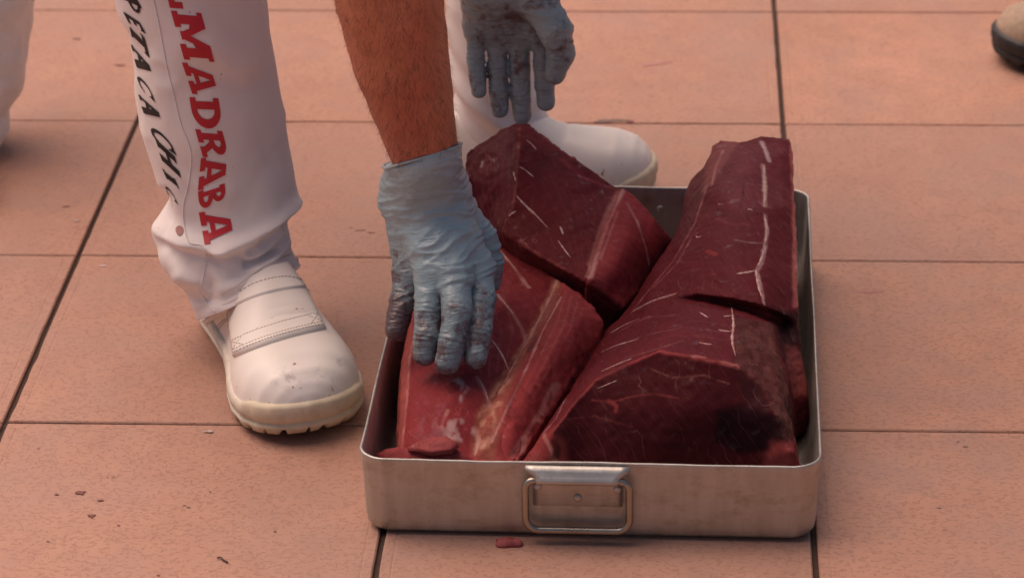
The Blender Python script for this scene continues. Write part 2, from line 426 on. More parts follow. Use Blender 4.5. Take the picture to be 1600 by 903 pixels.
def blob_sheet(name, x, y, rx, ry, ang, seed, mat, h=.0006, parent=None, n=22, rough=.35):
    c = at(x, y, 0); V = []; F = []
    for r, (s, z) in enumerate(((1.0, .0002), (.72, h), (.35, h*1.15))):
        for k in range(n):
            t = 2*math.pi*k/n; q = s*(1+1.6*rough*vnoise(np.array([[math.cos(t)*1.6+seed*9.13+.4, math.sin(t)*1.6+.37, seed+.41]]))[0]+.8*rough*vnoise(np.array([[math.cos(t)*3+seed*1.37, math.sin(t)*3+.2, seed+.5]]))[0])
            u, v = rx*q*math.cos(t), ry*q*math.sin(t)
            V.append((c[0]+u*math.cos(ang)-v*math.sin(ang), c[1]+u*math.sin(ang)+v*math.cos(ang), z+h*.3*math.sin(3*t+seed)*(r > 0)))
    for r in range(2):
        for k in range(n): F.append((r*n+k, r*n+(k+1) % n, (r+1)*n+(k+1) % n, (r+1)*n+k))
    F.append(tuple(2*n+k for k in range(n)))
    return new_obj(name, V, F, mat, parent)
for k, (x, y, rx, ry, a, m) in enumerate([
        (125, 769, .0045, .0030, .2, T_BLOOD), (143, 805, .0035, .0028, 0, T_BLOOD), (88, 772, .002, .001, 0, T_BLOOD), (157, 781, .0035, .0012, .2, T_BLOOD),
        (177, 745, .002, .0006, .7, T_GREY), (103, 323, .0048, .0016, .3, T_BLOOD), (187, 102, .006, .0024, 0, T_BLOOD), (120, 61, .005, .0018, 0, T_BLOOD), (182, 102, .003, .0012, 0, T_BLOOD),
        (563, 360, .006, .0016, .2, T_BLOOD), (581, 364, .0045, .0014, 0, T_BLOOD), (548, 356, .0022, .001, 0, T_BLOOD), (598, 441, .0010, .001, 0, T_GREY),
        (1030, 99, .017, .0045, .45, T_PINK), (955, 189, .018, .004, .1, T_GREY), (985, 190, .006, .004, 0, T_BLOOD), (1362, 456, .010, .003, .1, T_PINK),
        (1508, 698, .0025, .001, 0, T_GREY), (1467, 793, .0018, .0008, 0, T_GREY), (1497, 690, .0018, .0007, .4, T_GREY), (288, 789, .0018, .0007, 0, T_GREY), (294, 792, .002, .0008, 0, T_GREY), (168, 745, .001, .0007, 0, T_GREY),
        (328, 768, .001, .0008, 0, T_GREY), (75, 845, .0018, .0008, 0, T_GREY), (247, 898, .0016, .001, 0, T_BLOOD), (185, 820, .0016, .0008, 0, T_BLOOD), (430, 830, .0014, .0008, .4, T_BLOOD), (60, 700, .0016, .0007, .6, T_BLOOD)]):
    blob_sheet('stain', x, y, rx, ry, a, k+1, m, .0001, floor)

# ------------------------------------------------------------------ aluminium tray
TRC = np.array([.5378, -.9935]); TRA = math.radians(-.95); TW, TD, TH, TR = .3835, .576, .0735, .024
def trw(x, y, z):
    return (TRC[0]+x*math.cos(TRA)-y*math.sin(TRA), TRC[1]+x*math.sin(TRA)+y*math.cos(TRA), z)
def rrect(hx, hy, r, n=14, m=26):
    P = []
    for (cx, cy, a0) in ((hx-r, -hy+r, -90), (hx-r, hy-r, 0), (-hx+r, hy-r, 90), (-hx+r, -hy+r, 180)):
        for k in range(n+1):
            t = math.radians(a0+90*k/n); P.append((cx+r*math.cos(t), cy+r*math.sin(t)))
        ncx, ncy = P[-1]
        nxt = {-90: (hx, hy-r), 0: (-hx+r, hy), 90: (-hx, -hy+r), 180: (hx-r, -hy)}[a0]
        for k in range(1, m): P.append((ncx+(nxt[0]-ncx)*k/m, ncy+(nxt[1]-ncy)*k/m))
    return P
tray = empty('baking_tray', trw(0, 0, 0))
tag(tray, 'deep rectangular aluminium tray holding three large cuts of raw tuna', 'tray')
prof = [(.30, .0020), (.09, .0018), (.020, .0016), (.0100, .0019), (.0062, .0032), (.0042, .0065), (.0034, .0120), (.0028, .022), (.0022, .045), (.0008, .066), (0, .0722), (.0004, .0733), (.0012, TH), (.0022, .0732), (.0026, .072),
        (.0034, .06), (.0052, .03), (.0066, .018), (.009, .0105), (.0145, .006), (.024, .0048), (.09, .0045), (.30, .0045)]
V = []; m_ = None
for pi_, (ins, z) in enumerate(prof):
    k = min(ins, .16)
    pts = rrect(TW/2-k, TD/2-k, max(TR-k*.55, .004) if ins < .08 else .004)
    m_ = len(pts)
    for q, (x, y) in enumerate(pts):
        wob = .0008*vnoise(np.array([[x*9, y*9, 3.3]]))[0]*(z/.07)
        dz = (.0006*vnoise(np.array([[x*24, y*24, 9.]]))[0]+.0003*vnoise(np.array([[x*120, y*120, 2.]]))[0])*(z > .07)
        nrm = np.array([x/(TW/2), y/(TD/2)]); nrm = nrm/np.linalg.norm(nrm)
        p = trw(x+nrm[0]*wob, y+nrm[1]*wob, z+dz)
        V.append(np.array(p)-np.array(tray.location))
F = grid_faces(len(prof), m_, True)
F.append(tuple(range(m_))[::-1]); F.append(tuple((len(prof)-1)*m_+k for k in range(m_)))
new_obj('pan', V, F, T_ALU, tray)
def handle(side):
    """bracket, ring and rivets on the front (-1) or back (+1) wall, in tray coordinates"""
    yw = side*(TD/2); cx = .5290-TRC[0] if side < 0 else .012
    def L(u, off, z): return np.array(trw(cx+u, yw+side*off, z))-np.array(tray.location)
    def sheet(name, prof, mat, th=.0011, wav=0):
        n = len(prof); V = []; cols = 13
        for (hw, off, z) in prof:
            for c in range(cols):
                u = -1+2*c/(cols-1); V.append(L(hw*u, off, z))
        for (hw, off, z) in prof:
            for c in range(cols):
                u = -1+2*c/(cols-1); V.append(L(hw*u, off-th, z-th*.3))
        N = n*cols; F = grid_faces(n, cols)+[tuple(x+N for x in f[::-1]) for f in grid_faces(n, cols)]
        for r in range(n-1):
            for c in (0, cols-1):
                q = (r*cols+c, (r+1)*cols+c, (r+1)*cols+c+N, r*cols+c+N); F.append(q if c == 0 else q[::-1])
        for r in (0, n-1):
            for c in range(cols-1):
                q = (r*cols+c, r*cols+c+1, r*cols+c+1+N, r*cols+c+N); F.append(q[::-1] if r == 0 else q)
        return new_obj(name, V, F, mat, tray)
    br = sheet('handle_bracket', [(.0425, .0020, .0716), (.0430, .0040, .0706), (.0428, .0056, .0694), (.0405, .0068, .0676), (.0375, .0080, .0656), (.0348, .0092, .0638), (.0338, .0106, .0622), (.0336, .0112, .0604), (.0336, .0106, .0586), (.0336, .0086, .0570), (.0338, .0052, .0560), (.0370, .0030, .0554), (.0370, .0024, .0535), (.0370, .0024, .0345), (.0370, .0018, .0338)], T_ALU)
    br.name = 'handle_bracket'
    hw, zt, zb, r = .0430, .0605, .0135, .011
    P = []
    for (cx_, cz_, a0) in ((hw-r, zb+r, -90), (hw-r*.8, zt-r*.8, 0), (-hw+r*.8, zt-r*.8, 90), (-hw+r, zb+r, 180)):
        rr = r if cz_ < .04 else r*.8
        for k in range(9):
            t = math.radians(a0+90*k/8); P.append((cx_+rr*math.cos(t), cz_+rr*math.sin(t)))
    P2 = []
    for k in range(len(P)):
        a, b = np.array(P[k]), np.array(P[(k+1) % len(P)]); P2.append(a)
        if np.linalg.norm(b-a) > .01:
            for q in range(1, 8): P2.append(a+(b-a)*q/8)
    path = [L(u, .0066, z) for (u, z) in P2]
    V, F = tube(path, .0031, 12, True)
    new_obj('handle_ring', V, F, T_STEEL, tray)
    for (u, z) in ((-.0330, .0520), (.0330, .0505), (0, .0420)):
        V = []; F = []; n = 14; base = .0023 if abs(u) < .02 else .0023
        for (rr, o) in ((.0034, base), (.0034, base+.0006), (.0030, base+.0013), (.0020, base+.0018), (.0008, base+.002)):
            for k in range(n):
                t = 2*math.pi*k/n; V.append(L(u+rr*math.cos(t), o, z+rr*math.sin(t)))
        F = grid_faces(5, n, True); F.append(tuple(4*n+k for k in range(n)))
        new_obj('rivet', V, F, T_ALU, tray)
    for (u, z) in ((-.0330, .0520), (.0330, .0505), (0, .0420)):      # rivet tails on the inside of the wall
        V = []; n = 12
        for (rr, o) in ((.0042, -.0040), (.0040, -.0052), (.0028, -.0062), (.001, -.0066)):
            for k in range(n):
                t = 2*math.pi*k/n; V.append(L(u+rr*math.cos(t), o, z+rr*math.sin(t)))
        F = grid_faces(4, n, True); F.append(tuple(3*n+k for k in range(n)))
        new_obj('rivet', V, F, T_ALU, tray)
handle(-1); handle(1)

# ------------------------------------------------------------------ tuna pieces
def cdt_solid(name, outline, lines, points, floor_z=.0062, vox=.0014):
    P = [tuple(p) for p in outline]; E = [(i, (i+1) % len(P)) for i in range(len(P))]
    nb = len(P)
    def idx(p):
        for i, q in enumerate(P):
            if abs(q[0]-p[0]) < .6 and abs(q[1]-p[1]) < .6: return i
        P.append(tuple(p)); return len(P)-1
    for ln in lines:
        ids = [idx(p) for p in ln]
        E += [(a, b) for a, b in zip(ids, ids[1:]) if a != b]
    for p in points: idx(p)
    res = delaunay_2d_cdt([Vector((p[0], -p[1])) for p in P], E, [list(range(nb))[::-1]], 1, 1e-4)
    vs, fs, orig = res[0], res[2], res[3]
    Z = []
    arr = np.array(P)
    for k, v in enumerate(vs):
        if orig[k]: Z.append(P[orig[k][0]][2])
        else:
            d = (arr[:, 0]-v.x)**2+(arr[:, 1]+v.y)**2; i = np.argsort(d)[:3]; wt = 1/(d[i]+1e-6); Z.append(float((arr[i, 2]*wt).sum()/wt.sum()))
    W = [at(v.x, -v.y, z) for v, z in zip(vs, Z)]
    bm = bmesh.new(); bv = [bm.verts.new(p) for p in W]
    for f in fs:
        try: bm.faces.new([bv[i] for i in f])
        except ValueError: pass
    bm.edges.ensure_lookup_table()
    bmap = {}
    bed_ = [e for e in bm.edges if len(e.link_faces) == 1]
    for e in bed_:
        for v in e.verts:
            if v not in bmap: bmap[v] = bm.verts.new((v.co.x, v.co.y, floor_z))
    be = []
    for e in bed_:
        l = e.link_loops[0]; a, b = l.vert, l.link_loop_next.vert
        bm.faces.new([b, a, bmap[a], bmap[b]])
    bm.edges.ensure_lookup_table()
    fe = [e for e in bm.edges if len(e.link_faces) == 1]
    bmesh.ops.holes_fill(bm, edges=fe, sides=0)
    bmesh.ops.triangulate(bm, faces=bm.faces[:])
    bmesh.ops.recalc_face_normals(bm, faces=bm.faces[:])
    me = bpy.data.meshes.new(name); bm.to_mesh(me); bm.free()
    o = bpy.data.objects.new(name, me); COL.objects.link(o)
    md = o.modifiers.new('r', 'REMESH'); md.mode = 'VOXEL'; md.voxel_size = vox; md.adaptivity = 0
    dg = bpy.context.evaluated_depsgraph_get(); dg.update()
    me2 = bpy.data.meshes.new_from_object(o.evaluated_get(dg)); me2.name = name
    o.modifiers.clear(); o.data = me2; bpy.data.meshes.remove(me)
    me2.polygons.foreach_set('use_smooth', np.ones(len(me2.polygons), bool))
    return o
def dist_poly(V, line):
    """distance of 3-D points to a 3-D polyline"""
    best = np.full(len(V), 9.0); L = np.array(line)
    lo, hi = L.min(0)-.03, L.max(0)+.03
    m = np.all((V > lo) & (V < hi), 1); Q = V[m]; b = np.full(len(Q), 9.0)
    for a, c in zip(L[:-1], L[1:]):
        ac = c-a; t = np.clip(((Q-a)@ac)/max(ac@ac, 1e-12), 0, 1)
        b = np.minimum(b, np.linalg.norm(Q-a-t[:, None]*ac, axis=1))
    best[m] = b; return best
def on_surf(bvh, pts, step=5):
    out_ = []
    for (x0, y0), (x1, y1) in zip(pts[:-1], pts[1:]):
        n = max(1, int(math.hypot(x1-x0, y1-y0)/step))
        for k in range(n):
            h = cast(bvh, x0+(x1-x0)*k/n, y0+(y1-y0)*k/n)
            if h: out_.append(h[0])
    h = cast(bvh, *pts[-1])
    if h: out_.append(h[0])
    return out_
def inside(poly, P):
    x, y = P[:, 0], P[:, 1]; c = np.zeros(len(P), bool); n = len(poly)
    for i in range(n):
        (x1, y1), (x2, y2) = poly[i], poly[i-1]
        c ^= ((y1 > y) != (y2 > y)) & (x < (x2-x1)*(y-y1)/(y2-y1+1e-9)+x1)
    return c
def poly_mask(poly, P, soft=6):
    """soft membership of projected points in a region traced on the cut face"""
    ins = inside(poly, P); d = np.full(len(P), 1e9)
    for i in range(len(poly)):
        a, b = np.array(poly[i-1], float), np.array(poly[i], float); ab = b-a
        t = np.clip(((P-a)@ab)/max(ab@ab, 1e-9), 0, 1); d = np.minimum(d, np.linalg.norm(P-a-t[:, None]*ab, axis=1))
    return sstep(-soft, soft, np.where(ins, d, -d))
def finish_meat(o, base, regions, streaks, graindir, smooth=1, amp=.0016, disp=None, sharp=()):
    me = o.data; V = get_v(me)
    de = np.full(len(V), 9.0)
    for ln in sharp: de = np.minimum(de, dist_poly(V, [at(*q) for q in ln]))
    de = de+.003*vnoise(V*60, 77)
    V = laplace(me, V, 140, .5*sstep(.0025, .014, de)); V = laplace(me, V, smooth); put_v(me, V)
    N = get_n(me)
    P2 = pix(V); P2[:, 0] += 3*fbm(V*60, 3, 5); P2[:, 1] += 3*fbm(V*60+9, 3, 8)
    d = amp*.9*fbm(V*34, 4, 3)+amp*.4*vnoise(V*170, 4)+.0018*fbm(V*11, 2, 17)
    d = d+.0016*np.exp(-(de/.0045)**2)*fbm(V*130, 2, 51)
    if disp: d = d+disp(V, P2)
    V = V+N*d[:, None]
    V[:, 2] = np.maximum(V[:, 2], .0056)
    put_v(me, V)
    C = np.tile(np.array(base, float), (len(V), 1))
    nz = fbm(V*45, 4, 11)[:, None]; C *= 1+.20*nz
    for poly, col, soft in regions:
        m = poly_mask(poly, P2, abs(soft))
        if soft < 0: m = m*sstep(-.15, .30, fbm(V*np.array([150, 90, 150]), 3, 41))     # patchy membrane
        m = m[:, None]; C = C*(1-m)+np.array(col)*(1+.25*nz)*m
    bvh = bvh_of(o)
    for pts, wid, col, al in streaks:
        L = on_surf(bvh, pts)
        if len(L) < 2: continue
        dd = dist_poly(V, L)+.0006*vnoise(V*220, 21)
        brk = .45+.55*sstep(-.35, .35, vnoise(V*75, 31))
        m = (al*(1-sstep(wid*.35, wid, dd))*brk)[:, None]
        C = C*(1-m)+np.array(col)*m
    set_attr(me, 'col', np.clip(C, 0, 1))
    g = np.array(graindir, float); g /= np.linalg.norm(g)
    e = np.cross(g, (0, 0, 1)); e /= np.linalg.norm(e)+1e-9; k = np.cross(g, e)
    G = np.stack([V@e+.7*(V@k), V@g, V@k], 1); G[:, 0] += .004*fbm(V*25, 2, 9)
    set_attr(me, 'grain', G+2)
    me.materials.append(T_MEAT)
    return bvh
def tendon(parent, bvh, pts, w0, h=.0004, name='tendon', seed=0):
    """flat pale strip lying on the meat"""
    C = catmull(np.array(pts, float), max(6, len(pts)*6)); H = [cast(bvh, *c) for c in C]; H = [x for x in H if x]
    if len(H) < 3: return
    V = []; F = []; n = len(H)
    for i, (p, nn) in enumerate(H):
        q0, q1 = H[max(i-1, 0)][0], H[min(i+1, n-1)][0]; t = q1-q0; t = t/(np.linalg.norm(t)+1e-9); s = np.cross(nn, t); s /= np.linalg.norm(s)+1e-9
        f = i/(n-1); wd = w0*.85*(.05+.95*math.sin(math.pi*min(1, max(0, .02+.96*f)))**.8)*(1+.6*vnoise(np.array([[i*.8, seed, .3]]))[0])
        for u, hh in ((-1, -.0004), (-.6, h*.8), (0, h), (.6, h*.8), (1, -.0004)): V.append(p+s*wd*u+nn*hh)
    F = grid_faces(n, 5)
    return new_obj(name, V, F, T_TEND, parent)

DARK, RED, PINK, FAT, MEMB = (.100, .014, .018), (.148, .019, .023), (.31, .044, .046), (.54, .26, .23), (.34, .11, .07)
# --- dark wedge at the back
p1_out = [(728, 240, .147), (745, 228, .152), (780, 207, .162), (800, 196, .166), (815, 189, .168), (830, 197, .165), (850, 212, .16), (880, 236, .153), (920, 262, .142), (955, 288, .13), (970, 295, .127), (985, 303, .121), (1000, 317, .115), (1025, 345, .1), (1049, 372, .082), (1040, 395, .072), (1005, 440, .062), (978, 482, .055), (950, 506, .045), (922, 485, .06), (903, 462, .074), (860, 437, .079), (815, 412, .084), (780, 388, .084), (757, 365, .086), (735, 320, .108), (728, 280, .13)]
p1_lines = [[(815, 189, .168), (811, 225, .161), (808, 262, .151), (806, 305, .137), (796, 340, .124), (786, 364, .112)],
            [(786, 364, .112), (820, 386, .11), (870, 415, .104), (915, 438, .098), (945, 456, .084), (972, 480, .062)],
            [(786, 364, .112), (757, 365, .086)],
            [(970, 295, .127), (958, 322, .123), (945, 350, .117), (930, 395, .107), (915, 438, .098)]]
p1 = cdt_solid('tuna_block', p1_out, p1_lines, [(985, 360, .108), (975, 410, .094), (1005, 365, .1), (955, 420, .1), (880, 330, .128), (770, 290, .132), (775, 330, .115)])
bv1 = finish_meat(p1, RED, [
    ([(720, 230), (815, 185), (809, 260), (806, 305), (790, 350), (780, 400), (720, 400)], (.115, .018, .026), 3),
    ([(972, 290), (945, 350), (930, 395), (915, 440), (950, 520), (1070, 400), (1010, 300)], PINK, 4),
    ([(905, 452), (918, 442), (950, 460), (972, 484), (950, 512), (925, 490)], (.20, .036, .036), 4),
    ([(786, 366), (912, 440), (900, 470), (780, 400)], (.13, .022, .026), 3)],
    [([(972, 298), (962, 315), (947, 347), (936, 386), (925, 410), (917, 432)], .0026, FAT, .9), ([(966, 300), (953, 325), (940, 350), (929, 388), (920, 415)], .0022, FAT, .7), ([(969, 299), (958, 318), (944, 348), (932, 387), (922, 412)], .006, (.36, .10, .09), .6),
     ([(980, 318), (996, 347), (1010, 390), (1014, 412)], .0022, FAT, .75),
     ([(812, 200), (810, 240), (807, 290), (800, 325)], .0020, (.34, .08, .07), .6), ([(790, 368), (840, 397), (880, 420), (915, 440)], .0022, (.34, .075, .07), .7),
     ([(955, 288), (925, 265), (880, 238), (850, 214)], .0025, (.32, .07, .07), .6),
     ([(878, 250), (892, 262), (905, 273)], .0036, (.29, .036, .04), .8), ([(905, 275), (930, 285), (950, 293)], .002, (.40, .06, .06), .7)] +
    [([(960-6*i, 330+28*i), (985-4*i, 335+30*i), (1005-3*i, 352+24*i)], .0012, (.45, .13, .12), .5) for i in range(5)] +
    [([(815+22*i, 225+8*i), (850+22*i, 290+9*i), (880+14*i, 350+6*i), (900+6*i, 415+2*i)], .0011, (.26, .06, .06), .25) for i in range(6)] +
    [([(735+12*i, 250-4*i), (745+10*i, 300), (765+6*i, 350)], .0012, (.24, .07, .08), .3) for i in range(6)],
    (.45, -.8, -.3), amp=.0016, disp=lambda V, P: .0022*poly_mask([(720, 230), (812, 190), (800, 340), (770, 390), (720, 390)], P, 8)*fbm(V*np.array([70, 70, 26]), 3, 5), sharp=[p1_out+p1_out[:1]]+p1_lines[:2])
tag(p1, 'tall dark red tuna wedge at the back of the tray, below the upper gloved hand', 'tuna', 'cuts of raw tuna in the tray')
for k, (pts, wd) in enumerate([([(807, 306), (820, 320), (837, 336), (856, 356)], .0016), ([(872, 376), (882, 390), (892, 403)], .0012), ([(812, 261), (822, 267), (834, 277)], .0014), ([(822, 219), (830, 225), (838, 234)], .0010), ([(875, 354), (878, 360), (880, 367)], .0016), ([(802, 268), (804, 276), (806, 283)], .0012), ([(795, 338), (800, 334), (806, 330)], .0016)]):
    tendon(p1, bv1, pts, wd, seed=k)
# its paler belly lobe, a muscle of its own behind a seam of fat
lob_out = [(972, 293, .129), (985, 302, .124), (1001, 316, .118), (1026, 345, .104), (1050, 372, .085), (1040, 396, .074), (1006, 441, .064), (979, 483, .057), (951, 508, .047), (930, 492, .060), (914, 462, .078), (918, 440, .101), (931, 396, .111), (947, 350, .120), (960, 320, .126)]
lob = cdt_solid('belly_lobe', lob_out, [[(918, 440, .101), (945, 457, .088), (974, 481, .066)]], [(985, 345, .118), (975, 390, .108), (1000, 380, .101), (955, 425, .104), (1015, 365, .101)])
finish_meat(lob, PINK, [([(905, 452), (918, 442), (948, 460), (974, 484), (950, 515), (925, 495)], (.17, .027, .028), 3), ([(1020, 330), (1060, 370), (985, 490), (1000, 430), (1030, 380)], (.20, .030, .034), 8)],
    [([(972, 298), (960, 322), (947, 350), (934, 390), (922, 432)], .0042, FAT, .95), ([(966, 330), (950, 372), (938, 405)], .0016, FAT, .7), ([(980, 318), (996, 347), (1010, 390), (1014, 412)], .0022, FAT, .8), ([(920, 441), (946, 458), (972, 481)], .0018, (.38, .09, .08), .8)] +
    [([(962-7*i, 330+26*i), (985-5*i, 333+30*i), (1006-4*i, 352+26*i)], .0014, (.40, .10, .09), .4) for i in range(6)], (.8, -.5, -.3), amp=.0010, sharp=[lob_out+lob_out[:1], [(918, 440, .101), (945, 457, .088), (974, 481, .066)]])
lob.parent = p1
# --- paler slab at the front left
p2_out = [(650, 440, .070), (700, 388, .082), (770, 367, .088), (820, 397, .088), (866, 434, .087), (880, 444, .088), (908, 462, .085), (928, 482, .081), (941, 500, .072), (936, 525, .064), (908, 568, .056), (880, 610, .050), (846, 655, .046), (812, 708, .044), (800, 722, .044), (745, 724, .044), (690, 723, .042), (630, 716, .040), (618, 700, .042), (617, 660, .048), (619, 610, .055), (624, 550, .061), (638, 495, .067)]
p2_lines = [[(866, 434, .087), (850, 480, .078), (825, 525, .071), (800, 562, .066), (772, 610, .061), (750, 660, .055), (740, 722, .042)],
            [(880, 444, .090), (886, 475, .096), (880, 520, .091), (858, 565, .083), (828, 610, .076), (800, 660, .066), (778, 722, .044)],
            [(660, 470, .078), (652, 520, .074), (646, 600, .066), (642, 690, .055)]]
p2 = cdt_solid('tuna_slab', p2_out, p2_lines, [(720, 600, .072), (700, 670, .062), (760, 500, .083), (800, 460, .086), (690, 540, .077), (720, 450, .084), (915, 515, .080), (770, 420, .0875), (740, 560, .078), (710, 510, .081)])
bv2 = finish_meat(p2, (.235, .031, .035), [
    ([(866, 432), (842, 500), (800, 562), (768, 612), (745, 662), (735, 725), (800, 725), (870, 630), (945, 520), (905, 455)], PINK, 5),
    ([(610, 480), (648, 480), (642, 560), (632, 650), (630, 725), (600, 725)], (.36, .085, .078), 4),
    ([(868, 434), (878, 446), (850, 500), (828, 540), (800, 580), (775, 640), (772, 700), (735, 715), (742, 650), (775, 595), (810, 545), (842, 490)], (.27, .075, .055), 5), ([(868, 434), (876, 446), (850, 496), (828, 536), (800, 576), (772, 630), (770, 690), (740, 705), (746, 650), (777, 597), (812, 545), (844, 490)], (.44, .19, .13), -4),
    ([(700, 600), (718, 590), (732, 606), (720, 628), (700, 622)], (.46, .26, .27), -4), ([(672, 660), (720, 655), (745, 672), (735, 690), (690, 685)], (.48, .27, .26), -5), ([(680, 560), (700, 640), (690, 700), (650, 700), (660, 600)], (.26, .06, .07), -8)],
    [([(773, 384), (799, 413), (826, 449)], .0026, FAT, .8), ([(777, 460), (799, 486), (815, 513), (821, 530), (818, 545)], .0024, FAT, .85), ([(746, 590), (757, 610), (766, 634)], .0034, FAT, .9),
     ([(870, 440), (855, 480), (830, 530)], .0022, (.5, .24, .2), .7), ([(877, 464), (848, 517), (825, 570), (799, 624), (768, 690)], .0016, FAT, .65),
     ([(857, 615), (840, 650), (821, 680), (800, 712)], .0045, (.47, .22, .19), .8), ([(880, 600), (862, 632), (845, 660)], .002, FAT, .5), ([(870, 590), (856, 618)], .003, (.08, .014, .016), .8), ([(838, 525), (828, 545)], .004, (.12, .03, .025), .7),
     ([(652, 490), (640, 560), (636, 620), (628, 700)], .0018, FAT, .6), ([(700, 640), (690, 665), (700, 690)], .002, FAT, .5), ([(800, 640), (780, 680), (765, 712)], .0022, FAT, .6), ([(742, 670), (748, 690), (745, 708)], .004, (.55, .33, .28), .7)] +
    [([(880+8*i, 455+9*i), (868+8*i, 500+9*i), (840+6*i, 555+10*i)], .0011, (.48, .17, .16), .45) for i in range(5)] +
    [([(700+20*i, 470-8*i), (730+18*i, 530-4*i), (740+12*i, 600-6*i)], .0010, (.38, .10, .10), .4) for i in range(5)],
    (.45, -.85, -.2), amp=.0014, disp=lambda V, P: .0012*poly_mask([(866, 432), (842, 500), (800, 562), (735, 725), (800, 725), (945, 520)], P, 6)*fbm(V*np.array([60, 30, 60]), 3, 15), sharp=[p2_out[1:15], p2_lines[0]])
tag(p2, 'paler red tuna slab under the lower gloved hand, with a brown membrane line', 'tuna', 'cuts of raw tuna in the tray')
for k, (pts, wd) in enumerate([([(766, 528), (776, 541), (786, 557), (795, 579)], .0014), ([(777, 462), (790, 475), (803, 492)], .0010), ([(748, 592), (757, 608), (763, 626)], .0014), ([(780, 390), (793, 405), (808, 424)], .0009)]):
    tendon(p2, bv2, pts, wd, seed=k+20)
# the long flap of belly muscle along its right side
fl_out = [(870, 436, .091), (882, 444, .093), (908, 462, .091), (929, 482, .087), (942, 501, .080), (937, 526, .070), (909, 569, .060), (872, 626, .053), (835, 680, .047), (808, 722, .042), (742, 723, .042), (752, 672, .060), (778, 612, .068), (806, 562, .073), (832, 516, .079), (852, 474, .085)]
fl = cdt_solid('belly_flap', fl_out, [[(882, 444, .093), (882, 480, .096), (868, 530, .090), (840, 585, .081), (812, 640, .070), (782, 722, .044)]], [(910, 500, .090), (895, 540, .080), (850, 510, .086), (815, 575, .078), (785, 635, .070)])
finish_meat(fl, (.29, .042, .043), [([(868, 434), (878, 446), (862, 490), (838, 530), (810, 580), (786, 640), (772, 725), (735, 725), (746, 668), (772, 610), (800, 562), (845, 480)], (.29, .075, .055), 5), ([(868, 434), (874, 446), (856, 490), (832, 530), (805, 580), (780, 640), (765, 700), (745, 700), (750, 668), (776, 610), (803, 562), (846, 480)], (.46, .19, .13), -4),
    ([(860, 600), (880, 596), (850, 650), (815, 715), (795, 715), (830, 660)], (.40, .15, .13), -4)],
    [([(877, 464), (848, 517), (825, 570), (799, 624), (768, 690)], .0017, FAT, .8), ([(870, 440), (852, 480), (830, 522), (803, 568), (776, 618)], .0020, FAT, .75), ([(857, 615), (840, 650), (821, 680), (800, 712)], .0030, (.47, .22, .19), .8), ([(905, 575), (880, 612), (862, 640), (845, 668)], .0026, (.09, .015, .018), .9), ([(838, 525), (826, 548)], .004, (.11, .025, .022), .8), ([(815, 590), (800, 620), (792, 650)], .003, (.12, .02, .022), .7)] +
    [([(884+9*i, 455+9*i), (872+9*i, 500+8*i), (846+8*i, 552+9*i), (820+6*i, 605+8*i)], .0013, (.42, .12, .11), .35+.08*(i % 3)) for i in range(4)], (.45, -.85, -.2), amp=.0018, sharp=[fl_out+fl_out[:1]])
fl.parent = p2
# --- long loin on the right
p3_out = [(1113, 226, .140), (1128, 219, .145), (1159, 220, .148), (1176, 216, .151), (1190, 212, .153), (1212, 216, .150), (1233, 217, .147), (1238, 240, .140), (1242, 300, .128), (1243, 360, .120), (1246, 420, .115), (1250, 475, .104), (1254, 510, .092), (1262, 565, .070), (1267, 605, .053), (1258, 618, .050), (1243, 618, .052), (1236, 640, .068), (1244, 680, .062), (1254, 726, .050), (1252, 737, .040), (1180, 736, .040), (1100, 734, .040), (1000, 731, .040), (900, 729, .040), (850, 727, .040), (800, 722, .040), (832, 690, .048), (870, 638, .054), (905, 580, .056), (945, 512, .062), (965, 498, .066), (993, 462, .072), (1018, 417, .082), (1051, 369, .086), (1066, 336, .092), (1070, 300, .100), (1078, 276, .107), (1101, 256, .126)]
p3_lines = [[(1113, 226, .140), (1107, 281, .143), (1098, 314, .139), (1074, 366, .131), (1044, 420, .119), (1020, 458, .108)],
            [(1050, 468, .118), (1090, 459, .129), (1140, 465, .132), (1185, 475, .128), (1222, 490, .110)],
            [(1050, 468, .118), (1095, 467, .119), (1140, 475, .115), (1182, 486, .108), (1222, 501, .094)],
            [(1050, 468, .118), (1100, 480, .127), (1140, 489, .129), (1175, 497, .123), (1203, 507, .112)],
            [(865, 672, .074), (900, 626, .089), (930, 594, .102), (975, 571, .115), (1030, 548, .131), (1090, 559, .129), (1150, 571, .122), (1192, 602, .106), (1216, 650, .088), (1236, 705, .066)],
            [(1203, 507, .112), (1215, 555, .104), (1226, 600, .092), (1236, 640, .068)],
            [(1222, 501, .094), (1226, 545, .080), (1234, 590, .064), (1243, 618, .052)]]
p3 = cdt_solid('tuna_loin', p3_out, p3_lines, [(1170, 260, .153), (1165, 340, .149), (1150, 420, .142), (1200, 330, .144), (1200, 420, .137), (1228, 240, .147), (1229, 330, .134), (1232, 430, .124), (1120, 380, .144), (1090, 430, .134), (1120, 300, .148),
    (1000, 505, .100), (1080, 520, .132), (1140, 525, .1275), (1060, 505, .125), (970, 538, .095), (1020, 525, .118), (925, 575, .076), (895, 615, .066), (1160, 540, .123), (1185, 560, .113), (1245, 540, .080), (1250, 580, .066), (1040, 460, .110), (1150, 640, .092), (1000, 640, .088), (1080, 640, .095), (920, 680, .062)], vox=.0014)
